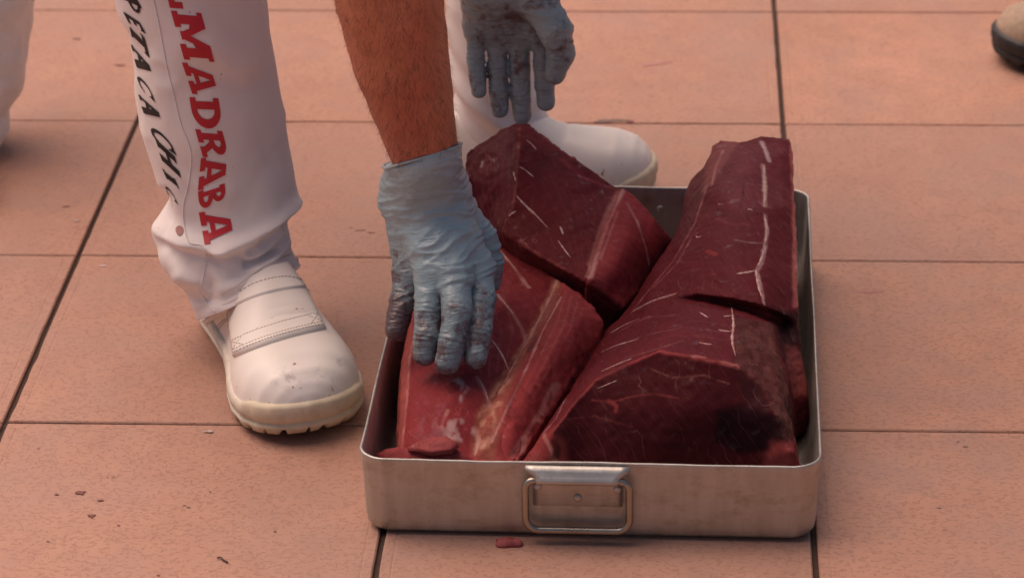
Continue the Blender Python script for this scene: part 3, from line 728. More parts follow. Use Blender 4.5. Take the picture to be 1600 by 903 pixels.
bv3 = finish_meat(p3, (.130, .018, .023), [
    ([(865, 674), (900, 629), (930, 597), (975, 574), (1030, 551), (1090, 562), (1150, 574), (1192, 606), (1216, 655), (1240, 740), (860, 740)], (.072, .010, .013), 4),  # front cut below the ridge: darker flesh, with some of its shade painted in
    ([(1060, 230), (1113, 222), (1106, 281), (1098, 312), (1070, 365), (1035, 425), (1010, 430), (1045, 360)], (.135, .022, .03), 5),
    ([(1108, 222), (1160, 217), (1140, 250), (1110, 290), (1098, 300)], (.26, .075, .075), 5),
    ([(1110, 300), (1160, 225), (1225, 225), (1232, 320), (1150, 330)], (.175, .036, .045), 14),
    ([(1232, 215), (1238, 300), (1238, 400), (1242, 480), (1262, 480), (1250, 210)], (.44, .13, .12), 3),
    ([(1150, 495), (1206, 506), (1216, 560), (1240, 650), (1256, 730), (1236, 730), (1215, 655), (1190, 605), (1150, 572)], (.105, .030, .027), 4), ([(1150, 495), (1206, 506), (1216, 560), (1240, 650), (1256, 730), (1236, 730), (1215, 655), (1190, 605), (1150, 572)], (.15, .050, .042), -4),
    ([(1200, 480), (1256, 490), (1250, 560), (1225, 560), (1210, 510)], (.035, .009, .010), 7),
    ([(1225, 540), (1255, 540), (1272, 612), (1240, 622)], (.19, .045, .04), 5),
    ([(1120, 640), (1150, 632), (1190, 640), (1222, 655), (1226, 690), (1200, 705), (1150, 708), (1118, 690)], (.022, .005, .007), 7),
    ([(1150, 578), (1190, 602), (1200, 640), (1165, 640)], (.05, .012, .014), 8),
    ([(1205, 690), (1250, 690), (1256, 735), (1190, 735)], (.24, .045, .045), 9),
    ([(840, 680), (865, 668), (885, 690), (885, 735), (800, 735)], (.25, .045, .045), 8)],
    [([(1192, 258), (1195, 285), (1195, 322)], .0034, (.66, .46, .36), .9), ([(1190, 222), (1196, 235), (1202, 252)], .0032, (.52, .36, .36), .85),
     ([(1195, 335), (1199, 360), (1195, 388), (1190, 410), (1182, 425), (1190, 455), (1194, 474)], .0030, (.56, .35, .34), .8),
     ([(1105, 290), (1085, 350), (1050, 410), (1010, 458), (985, 490)], .0020, (.42, .17, .17), .75), ([(1080, 372), (1058, 412), (1020, 450)], .0012, (.45, .2, .2), .6),
     ([(1055, 459), (1020, 470), (989, 486)], .0016, FAT, .8), ([(928, 536), (914, 564), (890, 608), (869, 653), (849, 677)], .0019, (.50, .30, .33), .85),
     ([(1030, 548), (1090, 559), (1150, 571)], .0032, (.30, .05, .05), .85), ([(1030, 548), (975, 571), (930, 594), (900, 626), (865, 672)], .0030, (.30, .05, .05), .8), ([(1085, 556), (1100, 558)], .003, (.5, .17, .15), .8), ([(1130, 566), (1152, 572)], .004, (.5, .17, .15), .8),
     ([(925, 625), (955, 628), (985, 620), (1020, 615), (1060, 622)], .0013, (.30, .06, .055), .55), ([(952, 626), (963, 634), (962, 641)], .0026, (.33, .05, .045), .85),
     ([(1015, 575), (1050, 590), (1100, 586), (1140, 600)], .0009, (.33, .13, .11), .5), ([(880, 655), (930, 650), (990, 668)], .0010, (.27, .07, .06), .5), ([(1080, 475), (1130, 482), (1180, 492)], .004, (.07, .014, .016), .7),
     ([(850, 680), (860, 700), (868, 720)], .003, (.46, .2, .17), .8), ([(866, 690), (870, 702), (868, 712)], .005, (.05, .01, .012), .8),
     ([(1240, 230), (1243, 320), (1245, 420)], .0020, (.58, .30, .28), .7), ([(1130, 235), (1118, 262), (1112, 290)], .002, FAT, .55), ([(1163, 285), (1160, 310), (1156, 325)], .0014, (.09, .015, .018), .9),
     ([(1120, 342), (1145, 352), (1166, 350)], .0036, (.21, .032, .036), .8), ([(1105, 392), (1118, 397)], .0034, (.30, .045, .042), .8), ([(1095, 432), (1115, 428)], .003, (.22, .034, .036), .6), ([(1148, 375), (1170, 379), (1192, 380)], .0016, (.42, .24, .24), .6),
     ([(1225, 300), (1228, 400), (1235, 470)], .003, (.11, .018, .024), .7)] +
    [([(955-4*i, 524+27*i), (985-2*i, 508+25*i), (1010, 496+27*i), (1060+4*i, 492+20*i)], .0012, (.32, .12, .12), .5) for i in range(3)] +
    [([(1075+5*i, 500+12*i), (1100+4*i, 503+12*i), (1135, 508+12*i)], .0011, (.34, .12, .12), .4) for i in range(4)],
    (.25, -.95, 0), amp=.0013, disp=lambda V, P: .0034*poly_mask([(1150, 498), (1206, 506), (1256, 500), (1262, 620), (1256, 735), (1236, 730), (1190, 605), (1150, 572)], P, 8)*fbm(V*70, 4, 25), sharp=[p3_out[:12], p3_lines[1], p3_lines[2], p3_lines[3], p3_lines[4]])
tag(p3, 'long dark red tuna loin along the right side of the tray, cut across its middle', 'tuna', 'cuts of raw tuna in the tray')
for k, (pts, wd) in enumerate([([(1194, 258), (1195, 280), (1196, 300), (1194, 324)], .0022), ([(1190, 224), (1195, 234), (1201, 248)], .0014), ([(1194, 336), (1198, 352), (1198, 366), (1194, 386)], .0017), ([(1193, 392), (1190, 404), (1184, 416)], .0018), ([(1150, 428), (1164, 426), (1180, 423)], .0016), ([(1181, 420), (1184, 438), (1188, 455), (1192, 468)], .0022), ([(1143, 480), (1146, 505), (1144, 530), (1149, 556)], .0018), ([(1130, 494), (1136, 494), (1143, 493)], .0010),
        ([(955, 520), (975, 508), (1000, 498)], .0009), ([(938, 551), (965, 539), (998, 530)], .0010), ([(940, 580), (962, 570), (987, 560)], .0009), ([(990, 485), (1020, 470), (1052, 460)], .0010), ([(1093, 488), (1100, 492), (1106, 496)], .0014), ([(1092, 535), (1102, 537), (1112, 538)], .0014), ([(1122, 515), (1132, 517), (1142, 518)], .0010), ([(927, 538), (914, 565), (900, 592), (885, 618)], .0012), ([(933, 607), (948, 601), (965, 594)], .0008), ([(1168, 328), (1172, 327), (1176, 329)], .0014), ([(1122, 319), (1126, 320), (1130, 319)], .0010), ([(1087, 369), (1091, 371), (1096, 369)], .0010)]):
    tendon(p3, bv3, pts, wd, seed=k+40)
# loose flap of meat at the front left corner of the slab
def flap(parent, bvh_unused, outline, name, col):
    n = len(outline); W = [at(*p) for p in outline]; c = np.mean(W, 0)+np.array([0, 0, .003])
    V = []; R = 7
    for r in range(R):
        s = 1-r/(R-1)*.97
        for k, p in enumerate(W):
            q = c+(p-c)*s; q[2] += .002*(1-s**2)+.006*fbm(q[None]*95, 3, 4)[0]*min(1, (1-s)*4); V.append(q)
    for k, p in enumerate(W): V.append(p+np.array([0, .006, -.006]))
    F = grid_faces(R, n, True); F.append(tuple((R-1)*n+k for k in range(n)))
    F += [(R*n+k, R*n+(k+1) % n, (k+1) % n, k) for k in range(n)]
    o = new_obj(name, V, F, T_MEAT, parent)
    VV = get_v(o.data); C = np.tile(col, (len(VV), 1))*(1+.4*fbm(VV*90, 3, 2)[:, None]); set_attr(o.data, 'col', C); set_attr(o.data, 'grain', VV+2)
    return o
flap(p2, bv2, [(588, 709, .050), (604, 701, .053), (630, 700, .055), (645, 695, .057), (672, 690, .059), (700, 695, .058), (722, 706, .056), (738, 719, .052), (735, 728, .046), (690, 729, .046), (640, 727, .046), (600, 721, .046)], 'loose_flap', (.25, .042, .045))
flap(p2, bv2, [(636, 700, .060), (652, 690, .063), (676, 683, .065), (702, 684, .066), (716, 694, .064), (706, 704, .061), (672, 708, .059)], 'loose_flap', (.30, .065, .065))

# ------------------------------------------------------------------ small scraps on the floor
def scrap(name, x, y, rx, ry, h, ang, seed, mat, label, cat):
    c = at(x, y, 0); V = []; n = 18; R = 6
    for r in range(R):
        ph = (r/(R-1))*math.pi/2
        for k in range(n):
            t = 2*math.pi*k/n; q = math.cos(ph)*.999+.001
            rr = q*(1+.8*vnoise(np.array([[math.cos(t)*1.7+seed*1.37+.3, math.sin(t)*1.7+.4, seed*3.1+.5]]))[0])
            u, v = rx*rr*math.cos(t), ry*rr*math.sin(t)
            V.append((u*math.cos(ang)-v*math.sin(ang), u*math.sin(ang)+v*math.cos(ang), .0003+h*math.sin(ph)*(1+.5*vnoise(np.array([[u*200, v*200, seed]]))[0])))
    F = grid_faces(R, n, True); F.append(tuple((R-1)*n+k for k in range(n))); F.append(tuple(range(n))[::-1])
    o = new_obj(name, V, F, mat); o.location = c
    if mat is T_MEAT:
        VV = get_v(o.data); set_attr(o.data, 'col', np.tile((.34, .09, .09), (len(VV), 1))*(1+.3*fbm(VV*200, 2, 1)[:, None])); set_attr(o.data, 'grain', VV+2)
    return tag(o, label, cat)
scrap('meat_scrap', 791, 849, .0092, .0060, .006, -.2, 3, T_MEAT, 'small pink scrap of raw tuna on the floor in front of the tray', 'scrap')
scrap('fat_scrap', 326, 675, .0042, .0020, .0012, .1, 5, T_FAT, 'tiny pale scrap on the tile below the white shoe', 'scrap')
scrap('fat_scrap', 161, 416, .0045, .0012, .0012, -.1, 8, T_FAT, 'tiny white sliver on the tile left of the lettered trouser leg', 'scrap')
scrap('fat_scrap', 120, 346, .0018, .0012, .001, 0, 9, T_FAT, 'tiny white crumb beside the far left tile joint', 'scrap')
pts = [at(339, 871, .0009), at(345, 870.5, .0012), at(349, 874, .0012), at(356, 878, .0009)]
V, F = tube(catmull(pts, 14), [.0007]*14, 6)
tw = new_obj('twig', np.array(V)-pts[0]*[1, 1, 0], F, T_TWIG); tw.location = pts[0]*[1, 1, 0]; tag(tw, 'thin bent brown twig on the front left tile', 'twig')

# ------------------------------------------------------------------ shoes
SH_S = [0, .012, .04, .09, .16, .28, .42, .55, .67, .77, .86, .93, .97, .99, 1]
SH_W = [0, .012, .024, .033, .037, .038, .040, .046, .0525, .054, .050, .0405, .029, .0175, 0]
SH_T = [.060, .070, .080, .086, .090, .096, .098, .088, .0765, .0715, .066, .057, .046, .037, .028]
def shoe(parent, root, origin, heading, mirror, mats, L=.292, detail=True, lift=.010, wide=1.0, fitted=False):
    mu, ms = mats; root = np.array(root); ca, sa = math.cos(heading), math.sin(heading)
    def hwid(s): return np.interp(s, SH_S, SH_W)*wide
    def topz(s): return np.interp(s, SH_S, SH_T)
    def spring(s): return lift*np.maximum(0, (s-.66)/.34)**2
    def wld(x, y, z):
        y = y*mirror
        x = np.asarray(x); y = y+.010*mirror*np.sin(np.pi*np.clip(x/L, 0, 1))*1.0-.006*mirror*np.clip(x/L-.8, 0, 1)*5*0
        return np.stack([origin[0]+ca*x-sa*y, origin[1]+sa*x+ca*y, origin[2]+z+0*x], -1)-root
    def surf(s, phi, off=0.0):
        """upper: s along the foot, phi 0..pi across"""
        z0 = .019; h = topz(s)-z0; w_ = hwid(s)+.0005
        e = np.interp(s, [0, .3, .6, .8, 1], [.75, .62, .70, .72, .85])
        cy, sz = np.cos(phi), np.sin(phi)
        zf = np.abs(sz)**e; nar = np.interp(s, [0, .3, .5, .7, .85, 1], [.28, .34, .30, .12, .02, 0])
        y = w_*np.sign(cy)*np.abs(cy)**(.78)*(1-nar*zf)
        y = y+np.sign(cy)*off*np.abs(cy)
        return wld(L*s, y, z0+h*zf+spring(s)+off*np.abs(sz))
    ns, npn = 90, 44
    s_ = np.linspace(0, 1, ns)**1.0; s_ = .5-.5*np.cos(np.pi*s_)
    ph = np.linspace(0, math.pi, npn)
    A, B = np.meshgrid(s_, ph, indexing='ij')
    Vu = surf(A, B)
    # creases across the vamp and a slight bulge of the toe cap
    cr = -.0016*np.exp(-((A-.665)/.012)**2)*np.sin(B)**2-.0012*np.exp(-((A-.635-.02*np.cos(B))/.009)**2)*np.sin(B)**2
    Vu[..., 2] += cr+.0008*fbm(Vu*45, 3, 6)
    flip = mirror < 0
    up_ = new_obj('shoe', Vu.reshape(-1, 3), grid_faces(ns, npn, False, not flip), mu, parent)
    P_ = get_v(up_.data)+root; pp = pix(P_); sm_ = np.zeros(len(P_))
    if fitted:
        for cx_, cy_, rx_, ry_ in ((450, 592, 22, 15), (528, 566, 14, 7), (500, 585, 8, 12), (520, 600, 6, 8)): sm_ = np.maximum(sm_, 1.15*np.exp(-((pp[:, 0]-cx_)/rx_)**2-((pp[:, 1]-cy_)/ry_)**2))
    set_attr(up_.data, 'scuff', np.repeat(sm_[:, None], 3, 1))
    # sole
    n = 200; s2 = .5-.5*np.cos(np.linspace(0, np.pi, n//2+1))
    xs = np.concatenate([s2, s2[::-1][1:-1]]); sg = np.concatenate([np.ones(n//2+1), -np.ones(n//2-1)])
    ctr = np.stack([L*xs, sg*hwid(xs)], 1); tn = np.roll(ctr, -1, 0)-np.roll(ctr, 1, 0); tn /= np.linalg.norm(tn, axis=1)[:, None]; nr = np.stack([-tn[:, 1], tn[:, 0]], 1)
    if (nr*(ctr-[L*.5, 0])).sum() < 0: nr = -nr
    rise = .006*sstep(.82, .92, xs)+.004*sstep(.12, .0, xs)
    lug = (np.sin(np.arange(n)*2*np.pi/n*30) > .72) & ((xs > .48) | (xs < .30))
    arch = .005*np.exp(-((xs-.39)/.07)**2)
    rings = [(-.020, 0.0), (-.003, 0.0), (.0010, .0025), (.0030, .0075), (.0034, .0105), (.0014, .0120), (.0014, .0134), (.0034, .0150), (.0034, .0190), (.0030, .0220), (.0012, .0250), (-.004, .0258)]
    Vs = []; Cs = []
    for r, (o_, z) in enumerate(rings):
        zz = z+spring(xs)+(rise*(z > .02))+arch*(z < .006)
        oo = o_+.0015*sstep(.80, .9, xs)*(z > .018)
        if r <= 2:
            zz = np.where(lug, zz+(.0042 if r < 2 else .003), zz); oo = np.where(lug, oo-.0025, oo)
        q = ctr+nr*oo[:, None] if not np.isscalar(oo) else ctr+nr*oo
        Vs.append(wld(q[:, 0], q[:, 1], zz))
        c = np.array([.72, .65, .54])[None]*np.ones((n, 1)); y_ = sstep(.80, .95, xs)[:, None]*.5
        c = c*(1-y_)+np.array([.64, .52, .31])*y_
        Cs.append(c if r > 2 else c*np.array([.8, .76, .7]))
    F = grid_faces(len(rings), n, True, not flip)
    F.append(tuple(range(n)) if not flip else tuple(range(n))[::-1])
    so = new_obj('sole', np.concatenate(Vs), F, ms, up_)
    set_attr(so.data, 'col', np.concatenate(Cs))
    if not detail: return up_
    def patch(name, s0, s1, p0, p1, off, mat, skew=lambda u, v: (0, 0), nu=26, nv=34, edge=.0):
        V = []
        for i in range(nu):
            for j in range(nv):
                u, v = i/(nu-1), j/(nv-1); ds, dp = skew(u, v)
                e_ = min(u, 1-u, v*1.4, (1-v)*1.4)
                V.append(surf(np.array(s0+(s1-s0)*u+ds), np.array(p0+(p1-p0)*v+dp), off*(.25 if e_ <= 0 else (.8 if e_ < .03 else 1))+edge*math.exp(-((u-.0)/.06)**2)))
        nV = len(V)
        V += [surf(np.array(s0+(s1-s0)*(i/(nu-1))+skew(i/(nu-1), j/(nv-1))[0]), np.array(p0+(p1-p0)*(j/(nv-1))+skew(i/(nu-1), j/(nv-1))[1]), -.0006) for i in range(nu) for j in range(nv)]
        F = grid_faces(nu, nv, False, not flip)
        b = [i*nv for i in range(nu)]+[(nu-1)*nv+j for j in range(1, nv)]+[i*nv+nv-1 for i in range(nu-2, -1, -1)]+[j for j in range(nv-2, 0, -1)]
        for a_, c_ in zip(b, b[1:]+b[:1]): F.append((a_, c_, c_+nV, a_+nV))
        return new_obj(name, V, F, mat, up_)
    rad = math.radians
    if fitted:
        bv = BVHTree.FromPolygons([Vector(v+root) for v in get_v(up_.data)], [p.vertices for p in up_.data.polygons])
        def panel(name, q, off, nu=24, nv=30, bow=0.0, lift_=lambda u, v: 0):
            q = np.array(q, float); V = []; B = []
            for i in range(nu):
                for j in range(nv):
                    u, v = i/(nu-1), j/(nv-1)
                    c = (1-u)*((1-v)*q[0]+v*q[1])+u*((1-v)*q[3]+v*q[2])+np.array([0, bow*math.sin(math.pi*v)])
                    h = cast(bv, *c)
                    if h is None:
                        m_c = q.mean(0); k_ = 0
                        while h is None and k_ < 60:
                            k_ += 1; h = cast(bv, *(c+(m_c-c)*k_/60))
                        p_ = aty(*c, h[0][1]+.004); n_ = -_fw
                    else: p_, n_ = h[0], (h[1] if h[1]@_fw < 0 else -h[1])
                    e_ = min(u, 1-u, v, 1-v)
                    B.append(p_-n_*.0006); V.append(p_+n_*(off*(.35 if e_ <= 0 else 1)+lift_(u, v)))
            B = np.array(B); V = np.array(V); n_ = nu*nv
            F = grid_faces(nu, nv); b = [i*nv for i in range(nu)]+[(nu-1)*nv+j for j in range(1, nv)]+[i*nv+nv-1 for i in range(nu-2, -1, -1)]+list(range(nv-2, 0, -1))
            for a_, c_ in zip(b, b[1:]+b[:1]): F.append((a_, c_, c_+n_, a_+n_))
            new_obj(name, np.concatenate([V, B])-root, F, mu, up_)
        FQ = [(357, 484), (474, 446), (509, 514), (366, 558)]
        panel('instep_flap', FQ, .0042, bow=-4)
        panel('ankle_strap', [(312, 490), (452, 412), (484, 454), (322, 508)], .0062, bow=-12)
        V, F = [], []
        def st(pts, cnt, off):
            C = catmull(np.array(pts, float), 40)
            for k in range(cnt):
                a_, b_ = C[int((k+.15)/cnt*39)], C[int((k+.80)/cnt*39)]; ta, tb = (k+.15)/cnt*39, (k+.8)/cnt*39
                ia, ib = min(int(ta), 38), min(int(tb), 38); a_ = C[ia]+(C[ia+1]-C[ia])*(ta-ia); b_ = C[ib]+(C[ib+1]-C[ib])*(tb-ib)
                ha, hb = cast(bv, *a_), cast(bv, *b_)
                if ha is None or hb is None: continue
                P_, Q_ = [h[0]+(h[1] if h[1]@_fw < 0 else -h[1])*off-root for h in (ha, hb)]
                if np.linalg.norm(P_-Q_) < 1e-6: continue
                vv, ff = tube([P_, (P_+Q_)/2, Q_], .00040, 5); k0 = len(V); V.extend(vv); F.extend([tuple(x+k0 for x in f) for f in ff])
        def fq(u, v):
            q = np.array(FQ, float); return (1-u)*((1-v)*q[0]+v*q[1])+u*((1-v)*q[3]+v*q[2])+np.array([0, -4*math.sin(math.pi*v)])
        for uu in (.955, .90, .70): st([fq(uu, v) for v in np.linspace(.04, .96, 8)], 30, .0043)
        for v_ in (.03, .97): st([fq(u, v_) for u in np.linspace(.1, .95, 6)], 16, .0043)
        for v0 in (.03, .86):
            st([fq(.72, v0), fq(.80, v0+.055), fq(.89, v0+.11)], 5, .0043); st([fq(.89, v0), fq(.80, v0+.055), fq(.72, v0+.11)], 5, .0043)
        st([(326, 503), (356, 480), (398, 451), (440, 440), (474, 446)], 34, .0065)
        for o2 in (0, 5): st([(330+o2, 528), (340+o2, 510), (352+o2, 498)], 10, .0006)
        new_obj('stitching', V, F, T_THREAD, up_)
    return up_

# ------------------------------------------------------------------ the worker
PR = np.array([.27, -.70, 0.0])
person = empty('person', PR)
tag(person, 'worker in white printed trousers and blue gloves bending over the tray', 'person')
H1 = math.radians(-68); TOE1 = at(486, 692, 0)
shoe(person, PR, (TOE1[0]-.300*math.cos(H1), TOE1[1]-.300*math.sin(H1), 0), H1, 1, (T_SHOE, T_SOLE), L=.300, wide=1.08, fitted=True)
H2 = math.radians(-3)
TOE2 = aty(1021, 284, -.560)*np.array([1, 1, 0])
shoe(person, PR, (TOE2[0]-.268*math.cos(H2), TOE2[1]-.268*math.sin(H2), 0), H2, -1, (T_SHOE, T_SOLE), L=.268, detail=False)

def leg(levels, above, Yf, nth=150, nv=230, folds=(), noise_seed=0, dz0=.018):
    """trouser leg: elliptical sections through the two outline points of every level, then circles up to the hip"""
    rows = []
    nl = len(levels)
    for i, (l, r, dep) in enumerate(levels):
        Y = Yf(i/(nl-1)); Lp, Rp = aty(*l, Y), aty(*r, Y)
        c = (Lp+Rp)/2; h = (Rp-Lp)/2
        D = np.array([0, -dep, dz0*max(0, 1-i/3)])
        rows.append(np.concatenate([c, h, D]))
    for c, r in above: rows.append(np.concatenate([c, [r, 0, 0], [0, -r*1.05, 0]]))
    Rw = catmull(np.array(rows), nv)
    th = np.linspace(0, 2*np.pi, nth, endpoint=False)
    P = Rw[:, None, :3]+Rw[:, None, 3:6]*np.cos(th)[None, :, None]+Rw[:, None, 6:9]*np.sin(th)[None, :, None]
    return P, Rw, th
lv = [((310, 492), (467, 418), .066), ((301, 468), (454, 398), .067), ((286, 440), (450, 377), .063), ((256, 405), (446, 357), .068), ((241, 370), (452, 341), .072), ((245, 345), (462, 318), .073), ((263, 305), (462, 306), .071), ((249, 268), (456, 272), .072), ((226, 195), (441, 195), .073), ((214, 110), (428, 110), .074), ((205, 42), (416, 42), .075), ((188, 6), (410, 0), .076), ((172, -60), (402, -60), .077)]
Ptop = (aty(172, -60, -.85)+aty(402, -60, -.85))/2
ab = [(np.array([Ptop[0]-.01, -.85, .40]), .082), (np.array([Ptop[0]+.0, -.86, .48]), .088), (np.array([.17, -.74, .66]), .095), (np.array([.24, -.60, .82]), .105), (np.array([.28, -.53, .90]), .115)]
P, Rw, th = leg(lv, ab, lambda t: -.918+.068*t)
nv, nth = P.shape[:2]
# folds pressed into the cloth
Pc = P-Rw[:, None, :3]; rad_ = Pc/np.linalg.norm(Pc, axis=2)[..., None]
px_ = pix(P.reshape(-1, 3)).reshape(nv, nth, 2)
front = np.clip(np.sin(th)[None, :]*1.5+.4, 0, 1)*np.ones((nv, 1))
def fold(pts, wid, amp):
    d = np.full((nv, nth), 1e9)
    for a, b in zip(pts[:-1], pts[1:]):
        a, b = np.array(a, float), np.array(b, float); ab_ = b-a
        t = np.clip(((px_-a)@ab_)/(ab_@ab_), 0, 1); d = np.minimum(d, np.linalg.norm(px_-a-t[..., None]*ab_, axis=2))
    return amp*np.exp(-(d/wid)**2)*front
dsp = 0
for pts, wd, am in [([(340, 392), (390, 372), (430, 345), (462, 318)], 10, .0070), ([(330, 402), (380, 398), (420, 370), (450, 345)], 8, -.0058), ([(385, 400), (412, 385), (436, 362)], 7, .0085), ([(384, 412), (405, 406), (425, 392)], 5, -.0080), ([(382, 405), (392, 392)], 5, -.0050), ([(395, 418), (425, 402), (448, 380)], 8, .0060),
                    ([(243, 352), (270, 368), (310, 382), (345, 390)], 14, .0060), ([(250, 385), (300, 398), (340, 408)], 14, -.0055), ([(262, 303), (266, 335), (262, 360)], 10, -.0075), ([(272, 300), (285, 340), (290, 375)], 16, .0035), ([(285, 430), (330, 448), (375, 440), (420, 415)], 12, .0042), ([(318, 470), (350, 470), (390, 448)], 9, -.0030),
                    ([(322, 420), (335, 455), (320, 480)], 8, -.0030), ([(330, 120), (380, 140), (425, 110)], 30, -.004), ([(300, 60), (380, 90)], 40, .003), ([(250, 150), (300, 230)], 25, .003), ([(420, 230), (390, 280), (380, 330)], 25, -.003), ([(215, 130), (232, 230), (258, 290)], 10, .002), ([(330, 445), (300, 420), (270, 402)], 10, -.003)]:
    dsp = dsp+fold(pts, wd, am)
dsp = dsp+.0042*fbm(P*np.array([9, 9, 6]), 3, 3)+.0014*fbm(P*np.array([40, 40, 22]), 3, 8)+.0022*(np.clip(1-2.4*np.abs(fbm(np.stack([P[..., 0]*10+P[..., 2]*16, P[..., 1]*10, P[..., 2]*7-P[..., 0]*8], -1), 2, 12)), 0, 1)**2)
P = P+rad_*dsp[..., None]
# second leg, standing back
lv2 = [((760, 262), (899, 218), .056), ((738, 226), (872, 192), .060), ((715, 165), (843, 150), .066), ((704, 95), (838, 95), .070), ((699, 40), (836, 40), .071), ((697, 0), (836, 0), .072), ((694, -60), (836, -60), .074)]
PB = (aty(694, -60, -.50)+aty(848, -60, -.50))/2
P2_, Rw2, _ = leg(lv2, [(np.array([PB[0], -.53, .36]), .082), (np.array([PB[0]-.01, -.55, .50]), .09), (np.array([.42, -.52, .70]), .10), (np.array([.38, -.50, .90]), .115)], lambda t: -.54+.02*t, nth=90, nv=130)
Pc2 = P2_-Rw2[:, None, :3]; r2 = Pc2/np.linalg.norm(Pc2, axis=2)[..., None]
zz = P2_[..., 2]; P2_ = P2_+r2*(.005*np.sin(zz*150+6*P2_[..., 0]*20)*np.exp(-((zz-.10)/.06)**2)+.004*fbm(P2_*np.array([12, 12, 20]), 3, 9))[..., None]
VT, FT = [], []
def add_tube_grid(P):
    k0 = len(VT); n, m = P.shape[:2]
    VT.extend(P.reshape(-1, 3)); FT.extend([tuple(x+k0 for x in f) for f in grid_faces(n, m, True, False)])
    # inner turned hem so the cloth has thickness
    k1 = len(VT); c = P[0].mean(0)
    for s, dz in ((.985, .0005), (.972, .003), (.965, .007)): VT.extend(c+(P[0]-c)*s+np.array([0, 0, dz]))
    FT.extend([(k0+(j+1) % m, k0+j, k1+j, k1+(j+1) % m) for j in range(m)])
    for r in range(2): FT.extend([(k1+r*m+(j+1) % m, k1+r*m+j, k1+(r+1)*m+j, k1+(r+1)*m+(j+1) % m) for j in range(m)])
add_tube_grid(P); add_tube_grid(P2_)
def hipf(G):
    d = cone(G, (.27, -.54, .84), (.40, -.51, .84), .125, .125)
    return smin(d, cone(G, (.33, -.53, .88), (.36, -.62, .97), .135, .14), .05)
Vh, Qh = surface_nets(hipf, (.10, -.80, .66), (.57, -.34, 1.15), .012)
k0 = len(VT); VT.extend(Vh); FT.extend([tuple(int(x)+k0 for x in f) for f in Qh])
tro_bvh = BVHTree.FromPolygons([Vector(v) for v in P.reshape(-1, 3)], grid_faces(nv, nth, True))
trousers = new_obj('trousers', np.array(VT)-PR, FT, T_COT, person)
# --- printing on the trouser leg
def quad_grid(q, n=7):
    q = np.array(q, float); g = []
    for i in range(n+1):
        for j in range(n+1):
            u, v = i/n, j/n; g.append((1-u)*(1-v)*q[0]+u*(1-v)*q[1]+u*v*q[2]+(1-u)*v*q[3])
    return np.array(g), grid_faces(n+1, n+1)
def arc(cx, cy, ro, ri, a0, a1, n=16):
    out_ = []
    for k in range(n):
        t0, t1 = math.radians(a0+(a1-a0)*k/n), math.radians(a0+(a1-a0)*(k+1)/n)
        out_.append([(cx+ro[0]*math.cos(t0), cy+ro[1]*math.sin(t0)), (cx+ro[0]*math.cos(t1), cy+ro[1]*math.sin(t1)), (cx+ri[0]*math.cos(t1), cy+ri[1]*math.sin(t1)), (cx+ri[0]*math.cos(t0), cy+ri[1]*math.sin(t0))])
    return out_
def rc(a0, b0, a1, b1): return [(a0, b0), (a1, b0), (a1, b1), (a0, b1)]
GL = {
 'L': [rc(0, 0, 1, .2), rc(.1, .2, .36, .98), rc(0, .8, .5, 1), rc(.80, .2, 1, .46)],
 'M': [rc(0, 0, .33, .2), rc(.68, 0, 1, .2), rc(.07, .2, .26, .83), rc(.75, .2, .94, .83), [(.0, .83), (.26, .83), (.26, 1), (0, 1)], [(.75, .83), (1, .83), (1, 1), (.75, 1)], [(.2, 1), (.32, 1), (.60, .12), (.44, .12)], [(.68, 1), (.80, 1), (.56, .12), (.40, .12)], [(.26, .5), (.26, 1), (.33, 1), (.45, .4)], [(.75, .5), (.75, 1), (.68, 1), (.57, .4)]],
 'A': [rc(0, 0, .42, .2), rc(.58, 0, 1, .2), [(.10, .2), (.31, .2), (.55, 1), (.34, 1)], [(.68, .2), (.90, .2), (.68, 1), (.48, 1)], rc(.27, .29, .73, .45)],
 'D': [rc(0, 0, .40, .2), rc(0, .8, .40, 1), rc(.12, .2, .38, .8)]+arc(.38, .5, (.62, .5), (.32, .3), -90, 90),
 'R': [rc(0, 0, .48, .2), rc(0, .8, .40, 1), rc(.12, .2, .36, .8)]+arc(.40, .70, (.48, .30), (.20, .12), -90, 90)+[rc(.36, .82, .42, 1), rc(.36, .4, .42, .58), [(.42, .42), (.66, .45), (.86, .16), (.62, .16)], rc(.62, 0, 1, .19)],
 'B': [rc(0, 0, .40, .2), rc(0, .8, .40, 1), rc(.12, .2, .36, .8)]+arc(.38, .755, (.46, .245), (.20, .09), -90, 90, 12)+arc(.38, .27, (.60, .27), (.30, .10), -90, 90, 12)+[rc(.36, .84, .40, 1), rc(.36, .0, .40, .17)],
}
def seg(a, b, w0, w1):
    a, b = np.array(a, float), np.array(b, float); d = b-a; n_ = np.array([-d[1], d[0]])/np.linalg.norm(d)*1.65
    return [tuple(a-n_*w0/2), tuple(b-n_*w1/2), tuple(b+n_*w1/2), tuple(a+n_*w0/2)]
